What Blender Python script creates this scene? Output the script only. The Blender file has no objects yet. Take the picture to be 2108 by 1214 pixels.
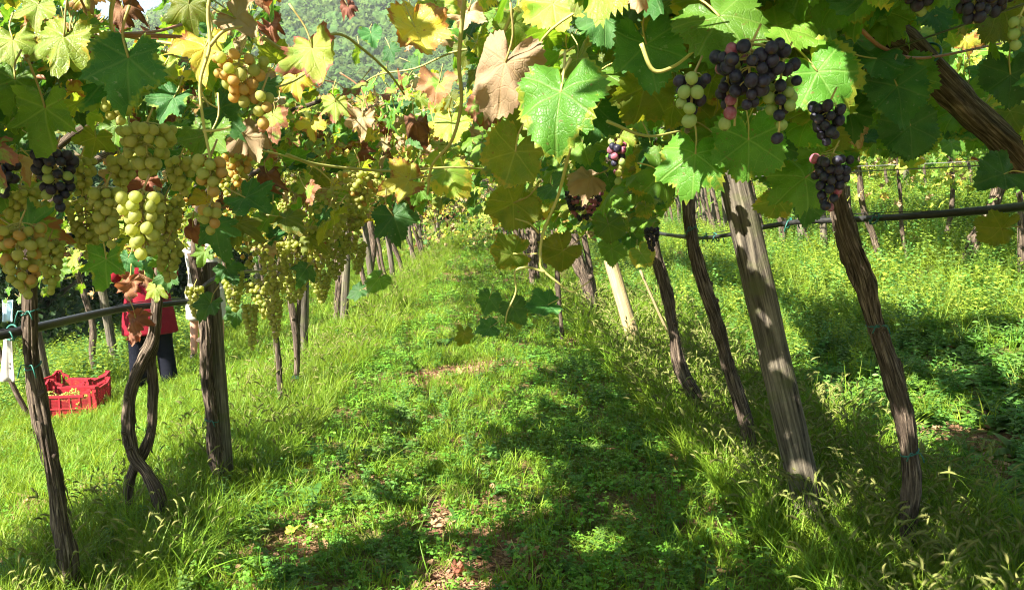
import bpy, math, random
import numpy as np
from mathutils import Vector, Matrix, Euler, noise

R = math.radians
random.seed(11); rng = np.random.default_rng(11)
scene = bpy.context.scene
col = scene.collection

# ------------------------------------------------------------------ camera, sky, sun, exposure
CAM = Vector((0, 0, 1.6)); PITCH = R(7.27); W0, H0 = 2108, 1214
FPX = 1054 / math.tan(R(33))
cam_d = bpy.data.cameras.new('camera'); cam = bpy.data.objects.new('camera', cam_d); col.objects.link(cam)
cam.location = CAM; cam.rotation_euler = (R(90) - PITCH, 0, 0)
cam_d.sensor_width = 36; cam_d.lens = 18 / math.tan(R(33)); cam_d.clip_start = 0.05; cam_d.clip_end = 5000
scene.camera = cam

SUN_AZ = Vector((-0.74, -0.67)).normalized(); SUN_EL = R(39)
SUN = Vector((SUN_AZ.x * math.cos(SUN_EL), SUN_AZ.y * math.cos(SUN_EL), math.sin(SUN_EL)))
world = bpy.data.worlds.new('World'); scene.world = world; world.use_nodes = True
wn = world.node_tree; bg = wn.nodes['Background']
sky = wn.nodes.new('ShaderNodeTexSky'); sky.sky_type = 'NISHITA'; sky.sun_disc = False
sky.sun_elevation = SUN_EL; sky.sun_rotation = math.atan2(SUN.x, SUN.y); sky.air_density = 1.0; sky.dust_density = 0.4
wn.links.new(sky.outputs[0], bg.inputs[0]); bg.inputs[1].default_value = 0.05
sun_d = bpy.data.lights.new('sun', 'SUN'); sun_d.energy = 5.0; sun_d.angle = R(0.53); sun_d.color = (1, 0.93, 0.80)
sun_o = bpy.data.objects.new('sun', sun_d); col.objects.link(sun_o)
sun_o.rotation_euler = (-SUN).to_track_quat('-Z', 'Y').to_euler(); sun_o.location = (-6, -4, 8)
scene.view_settings.view_transform = 'Standard'; scene.view_settings.look = 'None'
scene.view_settings.exposure = 2.3; scene.view_settings.gamma = 1.0
scene.cycles.use_denoising = True; scene.cycles.filter_width = 1.1
scene.cycles.max_bounces = 6; scene.cycles.diffuse_bounces = 3; scene.cycles.glossy_bounces = 2
scene.cycles.transmission_bounces = 4; scene.cycles.transparent_max_bounces = 4; scene.cycles.volume_bounces = 1

# ------------------------------------------------------------------ projection and terrain
FW = Vector((0, math.cos(PITCH), -math.sin(PITCH))); UP = Vector((0, math.sin(PITCH), math.cos(PITCH))); RT = Vector((1, 0, 0))
def ray(px, py): return RT * ((px - 1054) / FPX) + UP * ((607 - py) / FPX) + FW
def at(px, py, d):
    r = ray(px, py); return CAM + r * (d / r.y)
def proj(p):
    v = Vector(p) - CAM; z = v.dot(FW)
    if z < 0.05: return (-9999, -9999)
    return (1054 + v.x / z * FPX, 607 - v.dot(UP) / z * FPX)
def sp(v, k=0.35): return k * math.log1p(math.exp(min(v / k, 40)))
def gz(x, y):
    z = 0.25 * min(sp(x - 1.9), 14) - 0.25 * min(sp(-x - 2.1), 7)
    z += 0.10 * sp(-x - 14, 2)
    z += 0.05 * noise.noise((x * .55, y * .55, 1.3)) + 0.022 * noise.noise((x * 2.1, y * 2.1, 4.1))
    z += 0.002 * max(0, y - 12)
    if y > 40: z += 0.05 * (y - 40)
    return z
def hit(px, py):
    r = ray(px, py); y = 1.0
    while y < 80:
        p = CAM + r * (y / r.y)
        if p.z <= gz(p.x, p.y): return p
        y += 0.02
    return p

# ------------------------------------------------------------------ helpers
def tag(o, label, cat, group=None):
    o['label'] = label; o['category'] = cat
    if group: o['group'] = group
    return o
def link(name, data, parent=None):
    o = bpy.data.objects.new(name, data); col.objects.link(o)
    if parent is not None:
        o.parent = parent; o.matrix_parent_inverse = Matrix.Translation(-Vector(parent['base']))
    return o
def thing(name, base, label, cat, group=None):
    o = bpy.data.objects.new(name, None); col.objects.link(o); o.location = base; o.empty_display_size = .1
    o['base'] = tuple(base); return tag(o, label, cat, group)
class MB:
    def __init__(s): s.v = []; s.f = []; s.m = []; s.a = []
    def add(s, v, f, m=0, a=None):
        n = len(s.v); s.v += [tuple(x) for x in v]; s.f += [tuple(i + n for i in q) for q in f]; s.m += [m] * len(f)
        s.a += ([tuple(x) for x in a] if a is not None else [tuple(x) for x in v])
    def mesh(s, name, mats, smooth=True, attr='lp'):
        me = bpy.data.meshes.new(name); me.from_pydata(s.v, [], s.f); me.update()
        for m in (mats if isinstance(mats, (list, tuple)) else [mats]): me.materials.append(m)
        me.polygons.foreach_set('material_index', s.m)
        if smooth: me.polygons.foreach_set('use_smooth', [True] * len(s.f))
        at_ = me.attributes.new(attr, 'FLOAT_VECTOR', 'POINT'); at_.data.foreach_set('vector', np.array(s.a, dtype=np.float32).ravel())
        return me
    def box(s, c, sx, sy, sz, M=None, m=0):
        vs = [Vector((x * sx / 2, y * sy / 2, z * sz / 2)) for x in (-1, 1) for y in (-1, 1) for z in (-1, 1)]
        vs = [(M @ v if M else v) + Vector(c) for v in vs]
        s.add(vs, [(0, 1, 3, 2), (4, 6, 7, 5), (0, 4, 5, 1), (2, 3, 7, 6), (0, 2, 6, 4), (1, 5, 7, 3)], m)
def cr(pts, n):
    """Catmull-Rom through points (vectors of any length)."""
    P = [np.array(p, float) for p in pts]; P = [2 * P[0] - P[1]] + P + [2 * P[-1] - P[-2]]
    out = []
    for i in range(1, len(P) - 2):
        for k in range(n):
            t = k / n; a, b, c, d = P[i - 1:i + 3]
            out.append(.5 * (2 * b + (c - a) * t + (2 * a - 5 * b + 4 * c - d) * t * t + (3 * b - a - 3 * c + d) * t ** 3))
    out.append(P[-2]); return out
def tube(mb, pts, rad, seg=8, sub=4, rough=0., m=0, seed=0, cap=True, twist=0.):
    """pts: 3D points, rad: radii per point. rough: bark relief as a share of the radius."""
    q = cr([(*p, r) for p, r in zip(pts, rad)], sub) if len(pts) > 2 or sub > 1 else [np.array((*p, r)) for p, r in zip(pts, rad)]
    n = len(q); V = []; A = []; F = []; ln = 0
    prev = None; side = None
    for i, p in enumerate(q):
        c = Vector(p[:3]); r = max(p[3], 1e-4)
        t = Vector(q[min(i + 1, n - 1)][:3]) - Vector(q[max(i - 1, 0)][:3])
        t = t.normalized() if t.length > 1e-9 else Vector((0, 0, 1))
        if side is None: side = t.orthogonal().normalized()
        side = (side - t * side.dot(t)).normalized(); b = t.cross(side)
        if prev is not None: ln += (c - prev).length
        prev = c
        for k in range(seg):
            a = 2 * math.pi * k / seg + twist * ln
            ca, sa = math.cos(2 * math.pi * k / seg), math.sin(2 * math.pi * k / seg)
            rr = r
            if rough:
                rr *= 1 + rough * (noise.noise((ca * 2.2 + seed, sa * 2.2, ln * 4)) + .7 * noise.noise((ca * 5 + seed, sa * 5 + 3, ln * 9)) + .5 * noise.noise((ca * 9, sa * 9 + seed, ln * 16)))
            V.append(c + (side * math.cos(a) + b * math.sin(a)) * rr); A.append((ca * .05 + seed, sa * .05, ln))
    for i in range(n - 1):
        for k in range(seg):
            k2 = (k + 1) % seg
            F.append((i * seg + k, i * seg + k2, (i + 1) * seg + k2, (i + 1) * seg + k))
    if cap:
        F.append(tuple(range(seg - 1, -1, -1))); F.append(tuple((n - 1) * seg + k for k in range(seg)))
    mb.add(V, F, m, A)

# ------------------------------------------------------------------ materials
def nmat(name):
    m = bpy.data.materials.new(name); m.use_nodes = True; t = m.node_tree
    for n in list(t.nodes): t.nodes.remove(n)
    out = t.nodes.new('ShaderNodeOutputMaterial'); return m, t, out
class G:
    def __init__(s, t): s.t = t
    def n(s, typ, inp=None, **kw):
        nd = s.t.nodes.new(typ)
        for k, v in kw.items(): setattr(nd, k, v)
        for k, v in (inp or {}).items():
            if isinstance(v, bpy.types.NodeSocket): s.t.links.new(v, nd.inputs[k])
            else: nd.inputs[k].default_value = v
        return nd
    def math(s, op, a, b=None, c=None, clamp=False):
        d = {0: a}
        if b is not None: d[1] = b
        if c is not None: d[2] = c
        nd = s.n('ShaderNodeMath', d, operation=op); nd.use_clamp = clamp; return nd.outputs[0]
    def mix(s, f, a, b, blend='MIX'):
        nd = s.t.nodes.new('ShaderNodeMix'); nd.data_type = 'RGBA'; nd.blend_type = blend
        for i, v in ((0, f), (6, a), (7, b)):
            if isinstance(v, bpy.types.NodeSocket): s.t.links.new(v, nd.inputs[i])
            else: nd.inputs[i].default_value = v if i == 0 else (*v, 1) if len(v) == 3 else v
        return nd.outputs[2]
    def ramp(s, f, stops):
        nd = s.n('ShaderNodeValToRGB', {0: f}); e = nd.color_ramp.elements
        while len(e) < len(stops): e.new(.5)
        for q, (p, c) in zip(e, stops): q.position = p; q.color = (*c, 1)
        return nd.outputs[0]
    def rng(s, f, a, b, c=0., d=1.):
        return s.n('ShaderNodeMapRange', {0: f, 1: a, 2: b, 3: c, 4: d}).outputs[0]
def leafmat(name, c1, c2, vein, edge, edge_amt, tcol, trans=.38, rough=.45, spots=None, vein_amt=.34):
    m, t, out = nmat(name); g = G(t)
    lp = g.n('ShaderNodeAttribute', attribute_name='lp').outputs['Vector']
    rnd = g.n('ShaderNodeObjectInfo').outputs['Random']
    xyz = g.n('ShaderNodeSeparateXYZ', {0: lp}); x, y, tt = xyz.outputs
    flat = g.n('ShaderNodeCombineXYZ', {0: x, 1: y, 2: g.math('MULTIPLY', rnd, 37.)}).outputs[0]
    d = None
    for a in (0, 55, -55, 112, -112):
        s_, c_ = math.sin(R(a)), math.cos(R(a))
        cr_ = g.math('ABSOLUTE', g.math('SUBTRACT', g.math('MULTIPLY', x, c_), g.math('MULTIPLY', y, s_)))
        dt = g.math('ADD', g.math('MULTIPLY', x, s_), g.math('MULTIPLY', y, c_))
        v = g.math('ADD', cr_, g.math('LESS_THAN', dt, 0.))
        d = v if d is None else g.math('MINIMUM', d, v)
    vm = g.rng(d, .006, .03, 1., 0.)
    vo = g.n('ShaderNodeTexVoronoi', {'Vector': flat, 'Scale': 6.5}, feature='DISTANCE_TO_EDGE', voronoi_dimensions='2D').outputs[0]
    v2 = g.n('ShaderNodeTexVoronoi', {'Vector': flat, 'Scale': 19.}, feature='DISTANCE_TO_EDGE', voronoi_dimensions='2D').outputs[0]
    vs = g.math('MAXIMUM', vm, g.rng(vo, .0, .05, .55, 0.))
    nz = g.n('ShaderNodeTexNoise', {'Vector': flat, 'Scale': 2.3, 'Detail': 3.}).outputs[0]
    base = g.mix(g.rng(nz, .35, .68), c1, c2)
    base = g.mix(g.math('MULTIPLY', vs, vein_amt), base, vein)
    n2 = g.n('ShaderNodeTexNoise', {'Vector': flat, 'Scale': 3.4, 'Detail': 4.}).outputs[0]
    e = g.math('ADD', g.math('ADD', tt, g.math('MULTIPLY', g.math('SUBTRACT', n2, .5), 1.6)), g.math('MULTIPLY', g.math('SUBTRACT', rnd, .5), .5))
    em = g.rng(e, 1.15 - edge_amt, 1.3 - edge_amt, 0., 1.)
    base = g.mix(em, base, edge)
    if spots:
        n3 = g.n('ShaderNodeTexNoise', {'Vector': flat, 'Scale': 11., 'Detail': 2.}).outputs[0]
        base = g.mix(g.rng(n3, .66, .72, 0., .8), base, spots)
    hs = g.n('ShaderNodeHueSaturation', {'Hue': g.rng(rnd, 0, 1, .482, .515), 'Saturation': 1., 'Value': g.rng(g.math('FRACT', g.math('MULTIPLY', rnd, 7.13)), 0, 1, .72, 1.25), 'Color': base}).outputs[0]
    h = g.math('ADD', g.math('MULTIPLY', vm, -1.2), g.math('MULTIPLY', g.rng(v2, 0, .12, 0, 1), .35))
    h = g.math('ADD', h, g.math('MULTIPLY', g.rng(vo, 0, .1, 0, 1), .5))
    bp = g.n('ShaderNodeBump', {'Strength': .35, 'Distance': .004, 'Height': h}).outputs[0]
    pb = g.n('ShaderNodeBsdfPrincipled', {'Base Color': hs, 'Roughness': rough, 'Normal': bp, 'Specular IOR Level': .35})
    tc = g.mix(1., hs, tcol, 'MULTIPLY')
    tr = g.n('ShaderNodeBsdfTranslucent', {'Color': tc, 'Normal': bp})
    mx = g.n('ShaderNodeMixShader', {0: trans, 1: pb.outputs[0], 2: tr.outputs[0]})
    t.links.new(mx.outputs[0], out.inputs[0]); return m
LT = dict(
    green=leafmat('leaf_green', (.075, .19, .018), (.11, .25, .028), (.26, .38, .10), (.24, .27, .03), .02, (2.4, 2.0, .8), spots=(.16, .13, .04)),
    deep=leafmat('leaf_deep_green', (.032, .11, .025), (.055, .16, .035), (.13, .22, .08), (.16, .22, .03), -.02, (2.2, 2.0, .7), rough=.55, spots=(.13, .2, .12)),
    lime=leafmat('leaf_lime', (.19, .31, .035), (.29, .38, .05), (.45, .5, .16), (.46, .40, .06), .25, (1.8, 1.7, .7), spots=(.30, .20, .06)),
    yellow=leafmat('leaf_yellow', (.55, .45, .05), (.40, .42, .06), (.55, .52, .15), (.35, .16, .045), .34, (1.6, 1.4, .6), spots=(.34, .15, .05)),
    olive=leafmat('leaf_olive', (.10, .16, .022), (.16, .19, .03), (.28, .3, .09), (.24, .20, .04), .12, (2.6, 2.2, .7), trans=.5, spots=(.14, .09, .03)),
    tan=leafmat('leaf_tan', (.38, .28, .155), (.46, .36, .20), (.42, .31, .14), (.36, .20, .10), .25, (1.2, 1.1, .8), trans=.3, rough=.75, vein_amt=.7),
    brown=leafmat('leaf_brown', (.20, .085, .045), (.28, .14, .07), (.16, .08, .04), (.14, .06, .04), .3, (1.6, 1.1, .7), trans=.3, rough=.7),
    mixed=leafmat('leaf_green_brown', (.16, .29, .04), (.30, .36, .06), (.40, .44, .14), (.30, .13, .07), .52, (1.9, 1.7, .7), trans=.33, rough=.55),
)
def simple(name, colr, rough=.6, spec=.3, metal=0., var=0., nscale=40., c2=None, bump=0., trans=0., tcol=None, coord='lp'):
    m, t, out = nmat(name); g = G(t)
    c = g.n('ShaderNodeAttribute', attribute_name=coord).outputs['Vector']
    rnd = g.n('ShaderNodeObjectInfo').outputs['Random']
    nz = g.n('ShaderNodeTexNoise', {'Vector': c, 'Scale': nscale, 'Detail': 4.}).outputs[0]
    base = g.mix(g.rng(nz, .35, .65), colr, c2 or colr)
    if var: base = g.n('ShaderNodeHueSaturation', {'Hue': g.rng(rnd, 0, 1, .5 - var * .05, .5 + var * .05), 'Value': g.rng(g.math('FRACT', g.math('MULTIPLY', rnd, 5.37)), 0, 1, 1 - var, 1 + var), 'Color': base}).outputs[0]
    d = {'Base Color': base, 'Roughness': rough, 'Specular IOR Level': spec, 'Metallic': metal}
    if bump: d['Normal'] = g.n('ShaderNodeBump', {'Strength': bump, 'Distance': .01, 'Height': nz}).outputs[0]
    pb = g.n('ShaderNodeBsdfPrincipled', d); sh = pb.outputs[0]
    if trans:
        tr = g.n('ShaderNodeBsdfTranslucent', {'Color': g.mix(1., base, tcol or (1.6, 1.5, .7), 'MULTIPLY')})
        sh = g.n('ShaderNodeMixShader', {0: trans, 1: sh, 2: tr.outputs[0]}).outputs[0]
    t.links.new(sh, out.inputs[0]); return m
def woodmat(name, dark, mid, light, sc=1., moss=None, streak=.05):
    m, t, out = nmat(name); g = G(t)
    c = g.n('ShaderNodeAttribute', attribute_name='lp').outputs['Vector']
    mp = g.n('ShaderNodeMapping', {'Vector': c, 'Scale': (1, 1, streak)}).outputs[0]
    n1 = g.n('ShaderNodeTexNoise', {'Vector': mp, 'Scale': 90. * sc, 'Detail': 6., 'Roughness': .65}).outputs[0]
    n2 = g.n('ShaderNodeTexNoise', {'Vector': c, 'Scale': 14., 'Detail': 4.}).outputs[0]
    colr = g.ramp(n1, [(.38, dark), (.5, mid), (.66, light)])
    colr = g.mix(g.rng(n2, .4, .7, 0., .6), colr, mid)
    if moss:
        n3 = g.n('ShaderNodeTexNoise', {'Vector': c, 'Scale': 9., 'Detail': 5.}).outputs[0]
        colr = g.mix(g.rng(n3, .52, .66, 0., .65), colr, moss)
    h = g.math('ADD', n1, g.math('MULTIPLY', n2, .3))
    bp = g.n('ShaderNodeBump', {'Strength': .9, 'Distance': .012, 'Height': h}).outputs[0]
    pb = g.n('ShaderNodeBsdfPrincipled', {'Base Color': colr, 'Roughness': .85, 'Normal': bp, 'Specular IOR Level': .2})
    t.links.new(pb.outputs[0], out.inputs[0]); return m
M_BARK = woodmat('vine_bark', (.014, .010, .008), (.085, .062, .046), (.30, .235, .17), 1.15, streak=.09)
M_POST = woodmat('weathered_post', (.018, .015, .012), (.105, .09, .068), (.26, .225, .165), 1.0, moss=(.10, .11, .045), streak=.035)
M_POSTY = woodmat('yellow_post', (.14, .10, .05), (.38, .29, .15), (.52, .42, .25), .6, streak=.03)
M_CANE = simple('green_cane', (.34, .36, .09), .55, c2=(.42, .36, .13), nscale=30, var=.2)
M_CANER = simple('red_cane', (.27, .11, .07), .5, c2=(.36, .2, .11), nscale=30, var=.15)
M_PET = simple('leaf_stalk', (.34, .35, .09), .5, c2=(.40, .30, .12), nscale=8, var=.3)
M_HOSE = simple('black_hose', (.012, .012, .013), .38, .5, c2=(.03, .03, .03), nscale=60)
M_TIE = simple('green_tie', (.012, .16, .125), .5, .4, c2=(.03, .10, .08), nscale=90)
M_WIRE = simple('steel_wire', (.30, .29, .27), .45, .5, metal=.8)
def grapemat(name, c1, c2, bloom, bl, trans, tcol, rough=.42):
    m, t, out = nmat(name); g = G(t)
    c = g.n('ShaderNodeAttribute', attribute_name='lp').outputs['Vector']
    rnd = g.n('ShaderNodeObjectInfo').outputs['Random']
    off = g.n('ShaderNodeVectorMath', {0: c, 1: g.n('ShaderNodeCombineXYZ', {0: g.math('MULTIPLY', rnd, 50.)}).outputs[0]}, operation='ADD').outputs[0]
    n1 = g.n('ShaderNodeTexNoise', {'Vector': off, 'Scale': 1.4, 'Detail': 4.}).outputs[0]
    base = g.mix(rnd, c1, c2)
    base = g.mix(g.rng(n1, .38, .66, 0., bl), base, bloom)
    tip = g.n('ShaderNodeSeparateXYZ', {0: c}).outputs[2]
    base = g.mix(g.rng(tip, -.90, -.96, 0., .85), base, (.05, .03, .015))
    pb = g.n('ShaderNodeBsdfPrincipled', {'Base Color': base, 'Roughness': g.rng(n1, .35, .65, rough, rough + .25), 'Specular IOR Level': .3})
    sh = pb.outputs[0]
    if trans:
        tr = g.n('ShaderNodeBsdfTranslucent', {'Color': tcol + (1,)})
        sh = g.n('ShaderNodeMixShader', {0: trans, 1: sh, 2: tr.outputs[0]}).outputs[0]
    t.links.new(sh, out.inputs[0]); return m
M_GW = grapemat('white_grape', (.36, .42, .10), (.44, .41, .12), (.50, .52, .24), .45, .5, (.62, .66, .14))
M_GY = grapemat('golden_grape', (.52, .37, .08), (.46, .28, .08), (.52, .42, .20), .45, .4, (.75, .48, .1))
M_GD = grapemat('dark_grape', (.008, .008, .022), (.018, .009, .022), (.05, .058, .095), .6, 0, (.1, .05, .1))
M_GP = grapemat('pink_grape', (.30, .06, .09), (.22, .05, .09), (.36, .22, .28), .6, .12, (.5, .1, .12))
M_GG = grapemat('unripe_grape', (.30, .42, .12), (.36, .44, .14), (.45, .52, .28), .4, .4, (.5, .65, .15))

# ------------------------------------------------------------------ leaf meshes
def leaf_mesh(name, shape, curl, seed, mat):
    r_ = random.Random(seed); N = 84; RG = 6
    if shape == 'lobed': base, lobes = .44, [(0, 1.0, .36), (57, .86, .32), (-57, .86, .32), (116, .60, .40), (-116, .60, .40)]
    else: base, lobes = .70, [(0, 1.0, .42), (52, .90, .30), (-52, .90, .30), (108, .78, .55), (-108, .78, .55)]
    lobes = [(a + r_.uniform(-11, 11), L * r_.uniform(.84, 1.10), w * r_.uniform(.8, 1.25)) for a, L, w in lobes]; base *= r_.uniform(.88, 1.12); bites = [(r_.uniform(-2.6, 2.6), r_.uniform(.05, .12), r_.uniform(.1, .35)) for _ in range(r_.choice([0, 0, 1, 2]))]
    rad = []
    for k in range(N):
        th = -math.pi + 2 * math.pi * (k + .5) / N; q = base
        for a, L, w in lobes:
            dlt = abs((th - R(a) + math.pi) % (2 * math.pi) - math.pi)
            q = max(q, base + (L - base) * math.exp(-(dlt / w) ** 1.5))
        q *= 1 - .80 * math.exp(-((math.pi - abs(th)) / .30) ** 2)
        q *= 1 + (.045 if k % 2 else -.045) * r_.uniform(.3, 1.6)
        for ba, bw, bd_ in bites: q *= 1 - bd_ * math.exp(-((th - ba) / bw) ** 2)
        rad.append((th, q))
    ph = r_.uniform(0, 6.3); ph2 = r_.uniform(0, 6.3); fold = r_.uniform(-.05, .38); droop = r_.uniform(.05, .42); und = r_.uniform(.04, .15)
    kx = curl * r_.uniform(.6, 1.5) * r_.choice([-1, 1, 1]); ky = curl * r_.uniform(.3, 1.2) * r_.choice([-1, 1])
    def bend(x, y, t, th):
        rr = math.hypot(x, y)
        z = fold * abs(x) - droop * rr * rr + und * math.sin(4 * th + ph) * rr * rr + .05 * math.sin(9 * th + ph2) * t ** 3 * (1 + curl)
        z += .05 * (noise.noise((x * 3 + seed, y * 3, 0)))
        if curl:
            z += curl * .16 * noise.noise((x * 2.2 + seed, y * 2.2, 5)) * (1 + rr)
        if abs(kx) > .05: x, z = math.sin(kx * x) / kx, z + (1 - math.cos(kx * x)) / kx
        if abs(ky) > .05: y, z = math.sin(ky * y) / ky, z + (1 - math.cos(ky * y)) / ky
        return (x, y, z)
    V = [bend(0, 0, 0, 0)]; A = [(0, 0, 0)]; F = []
    for i in range(1, RG + 1):
        t = i / RG; t = t ** .85
        for th, q in rad:
            qq = q * t if i == RG else (q * .5 + .5 * min(q * 1.03, sum(z for _, z in rad) / N)) * t * .97 if False else q * t
            x, y = math.sin(th) * qq, math.cos(th) * qq
            V.append(bend(x, y, t, th)); A.append((x, y, t))
    for k in range(N):
        k2 = (k + 1) % N; F.append((0, 1 + k2, 1 + k))
        for i in range(RG - 1):
            a = 1 + i * N; b = a + N; F.append((a + k, a + k2, b + k2, b + k))
    mb = MB(); mb.add(V, F, 0, A)
    pl = r_.uniform(.6, .95); dz = r_.uniform(-.1, .5)
    tube(mb, [V[0], (r_.uniform(-.1, .1), -pl * .5, dz * .35), (r_.uniform(-.15, .15), -pl, dz)], [.022, .02, .026], 5, 3, m=1)
    return mb.mesh(name, [mat, M_PET])
TYPES = list(LT); NV = 6
CURL = dict(green=.25, deep=.3, lime=.4, yellow=.5, olive=.35, tan=1.1, brown=1.9, mixed=.7)
leafcoll = bpy.data.collections.new('leaf_sources'); LIDX = {}; LMESH = {}
_i = 0
for shp in ('lobed', 'round'):
    for ty in TYPES:
        for v in range(NV):
            me = leaf_mesh('grape_leaf', shp, CURL[ty], 100 + _i, LT[ty])
            o = bpy.data.objects.new('leaf_source_%02d' % _i, me); leafcoll.objects.link(o)
            LIDX[(shp, ty, v)] = _i; LMESH[(shp, ty, v)] = me; _i += 1

def scatter_tree(coll):
    ng = bpy.data.node_groups.new('scatter_' + coll.name, 'GeometryNodeTree')
    ng.interface.new_socket('Geometry', in_out='INPUT', socket_type='NodeSocketGeometry')
    ng.interface.new_socket('Geometry', in_out='OUTPUT', socket_type='NodeSocketGeometry')
    N = ng.nodes.new; L = ng.links.new
    gi, go = N('NodeGroupInput'), N('NodeGroupOutput'); ip = N('GeometryNodeInstanceOnPoints')
    ci = N('GeometryNodeCollectionInfo'); ci.inputs[0].default_value = coll; ci.inputs[1].default_value = True; ci.inputs[2].default_value = True
    L(gi.outputs[0], ip.inputs['Points']); L(ci.outputs[0], ip.inputs['Instance']); ip.inputs['Pick Instance'].default_value = True
    for nm, ty, sk in (('idx', 'INT', 'Instance Index'), ('rot', 'FLOAT_VECTOR', 'Rotation'), ('scl', 'FLOAT', 'Scale')):
        na = N('GeometryNodeInputNamedAttribute'); na.data_type = ty; na.inputs[0].default_value = nm; L(na.outputs[0], ip.inputs[sk])
    L(ip.outputs[0], go.inputs[0]); return ng
TREES = {}
def scatter(name, pts, coll, parent=None):
    """pts: list of (pos, euler, scale, index)"""
    me = bpy.data.meshes.new(name); me.from_pydata([tuple(p[0]) for p in pts], [], [])
    a = me.attributes.new('rot', 'FLOAT_VECTOR', 'POINT'); a.data.foreach_set('vector', np.array([tuple(p[1]) for p in pts], np.float32).ravel())
    a = me.attributes.new('scl', 'FLOAT', 'POINT'); a.data.foreach_set('value', np.array([p[2] for p in pts], np.float32))
    a = me.attributes.new('idx', 'INT', 'POINT'); a.data.foreach_set('value', np.array([p[3] for p in pts], np.int32))
    o = link(name, me, parent); md = o.modifiers.new('scatter', 'NODES')
    if coll.name not in TREES: TREES[coll.name] = scatter_tree(coll)
    md.node_group = TREES[coll.name]; o['kind'] = 'stuff'; return o

# ------------------------------------------------------------------ ground
BARE = [(hit(px, py), r) for px, py, r in ((930, 765, .30), (1010, 750, .32), (860, 780, .22), (900, 1065, .18), (1000, 1040, .14), (930, 1195, .22), (830, 1195, .15), (1060, 1165, .14),
        (1960, 905, .24), (2060, 920, .22), (2080, 1010, .24), (2050, 960, .15), (2000, 760, .15), (1680, 870, .12), (880, 545, .3), (1000, 660, .2), (1980, 1080, .14), (2060, 1130, .18), (640, 1130, .1), (560, 1150, .1), (1580, 890, .16), (640, 800, .12))]
def bare(x, y):
    b = 0
    for p, r in BARE:
        d = math.hypot(x - p.x, (y - p.y)) / r
        if d < 1.7: b = max(b, 1.0 - .8 * d + .5 * noise.noise((x * 9, y * 9, 2)))
    b = max(b, (noise.noise((x * 1.3, y * 1.3, 7.7)) - .42) * 2.2)
    return max(0., min(1., b))
def ground_mat():
    m, t, out = nmat('soil_and_turf'); g = G(t)
    pos = g.n('ShaderNodeNewGeometry').outputs['Position']
    n1 = g.n('ShaderNodeTexNoise', {'Vector': pos, 'Scale': 1.6, 'Detail': 5.}).outputs[0]
    n2 = g.n('ShaderNodeTexNoise', {'Vector': pos, 'Scale': 38., 'Detail': 6., 'Roughness': .7}).outputs[0]
    n3 = g.n('ShaderNodeTexVoronoi', {'Vector': pos, 'Scale': 55.}).outputs[0]
    soil = g.ramp(n2, [(.3, (.07, .035, .02)), (.5, (.20, .105, .062)), (.72, (.40, .25, .16))])
    turf = g.ramp(n2, [(.3, (.025, .05, .01)), (.55, (.08, .14, .02)), (.75, (.16, .22, .04))])
    bare_a = g.n('ShaderNodeAttribute', attribute_name='bare').outputs['Fac']
    f = g.math('ADD', g.rng(n1, .35, .6, .0, .7), g.math('MULTIPLY', bare_a, -1.2), clamp=True)
    c = g.mix(f, soil, turf)
    bp = g.n('ShaderNodeBump', {'Strength': .8, 'Distance': .03, 'Height': g.math('ADD', n2, g.math('MULTIPLY', n3, .4))}).outputs[0]
    pb = g.n('ShaderNodeBsdfPrincipled', {'Base Color': c, 'Roughness': .95, 'Normal': bp, 'Specular IOR Level': .1})
    t.links.new(pb.outputs[0], out.inputs[0]); return m
def axis(a, b, fine_a, fine_b, step, coarse):
    v = list(np.arange(a, fine_a, coarse)) + list(np.arange(fine_a, fine_b, step)) + list(np.arange(fine_b, b + coarse, coarse)); return v
xs = axis(-150, 150, -7, 8, .1, 3.); ys = axis(-30, 180, -1, 14, .1, 2.)
V = []; bb = []
for yy in ys:
    for xx in xs:
        b = bare(xx, yy) if -7 <= xx <= 8 and 0 < yy < 14 else max(0, (noise.noise((xx * 1.3, yy * 1.3, 7.7)) - .42) * 2.2)
        V.append((xx, yy, gz(xx, yy) - .012 * min(1, b))); bb.append(min(1, b))
nx = len(xs)
F = [(j * nx + i, j * nx + i + 1, (j + 1) * nx + i + 1, (j + 1) * nx + i) for j in range(len(ys) - 1) for i in range(nx - 1)]
me = bpy.data.meshes.new('ground'); me.from_pydata(V, [], F); me.materials.append(ground_mat())
me.polygons.foreach_set('use_smooth', [True] * len(F))
a = me.attributes.new('bare', 'FLOAT', 'POINT'); a.data.foreach_set('value', np.array(bb, np.float32))
ground = link('ground', me); ground['kind'] = 'structure'

# distant wooded hill
def hz(x, y):
    d = y - 120
    if d < 0: return 3.0
    ridge = 150 + 95 * math.tanh((x + 150) / 130) + 20 * noise.noise((x * .006, y * .004, 3))
    s = min(1, d / 480); s = s * s * (3 - 2 * s)
    return 3.0 + ridge * s + 12 * noise.noise((x * .012, y * .012, 9)) * min(1, d / 100)
hxs = np.linspace(-900, 900, 120); hys = np.linspace(120, 900, 70)
V = [(x, y, hz(x, y) - 4) for y in hys for x in hxs]; nx = len(hxs)
F = [(j * nx + i, j * nx + i + 1, (j + 1) * nx + i + 1, (j + 1) * nx + i) for j in range(len(hys) - 1) for i in range(nx - 1)]
me = bpy.data.meshes.new('hill'); me.from_pydata(V, [], F)
M_HILL = simple('hill_undergrowth', (.03, .055, .018), .9, .1, c2=(.05, .08, .03), nscale=.05, coord='position'); me.materials.append(M_HILL)
hill = link('hill', me); hill['kind'] = 'structure'
M_FOREST = simple('forest_leaves', (.05, .10, .025), .8, .05, c2=(.08, .13, .03), nscale=2., var=.35, trans=.2)
M_DTREE = simple('dark_tree_leaves', (.02, .055, .022), .6, .2, c2=(.05, .09, .03), nscale=3., var=.35, trans=.25)
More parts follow.
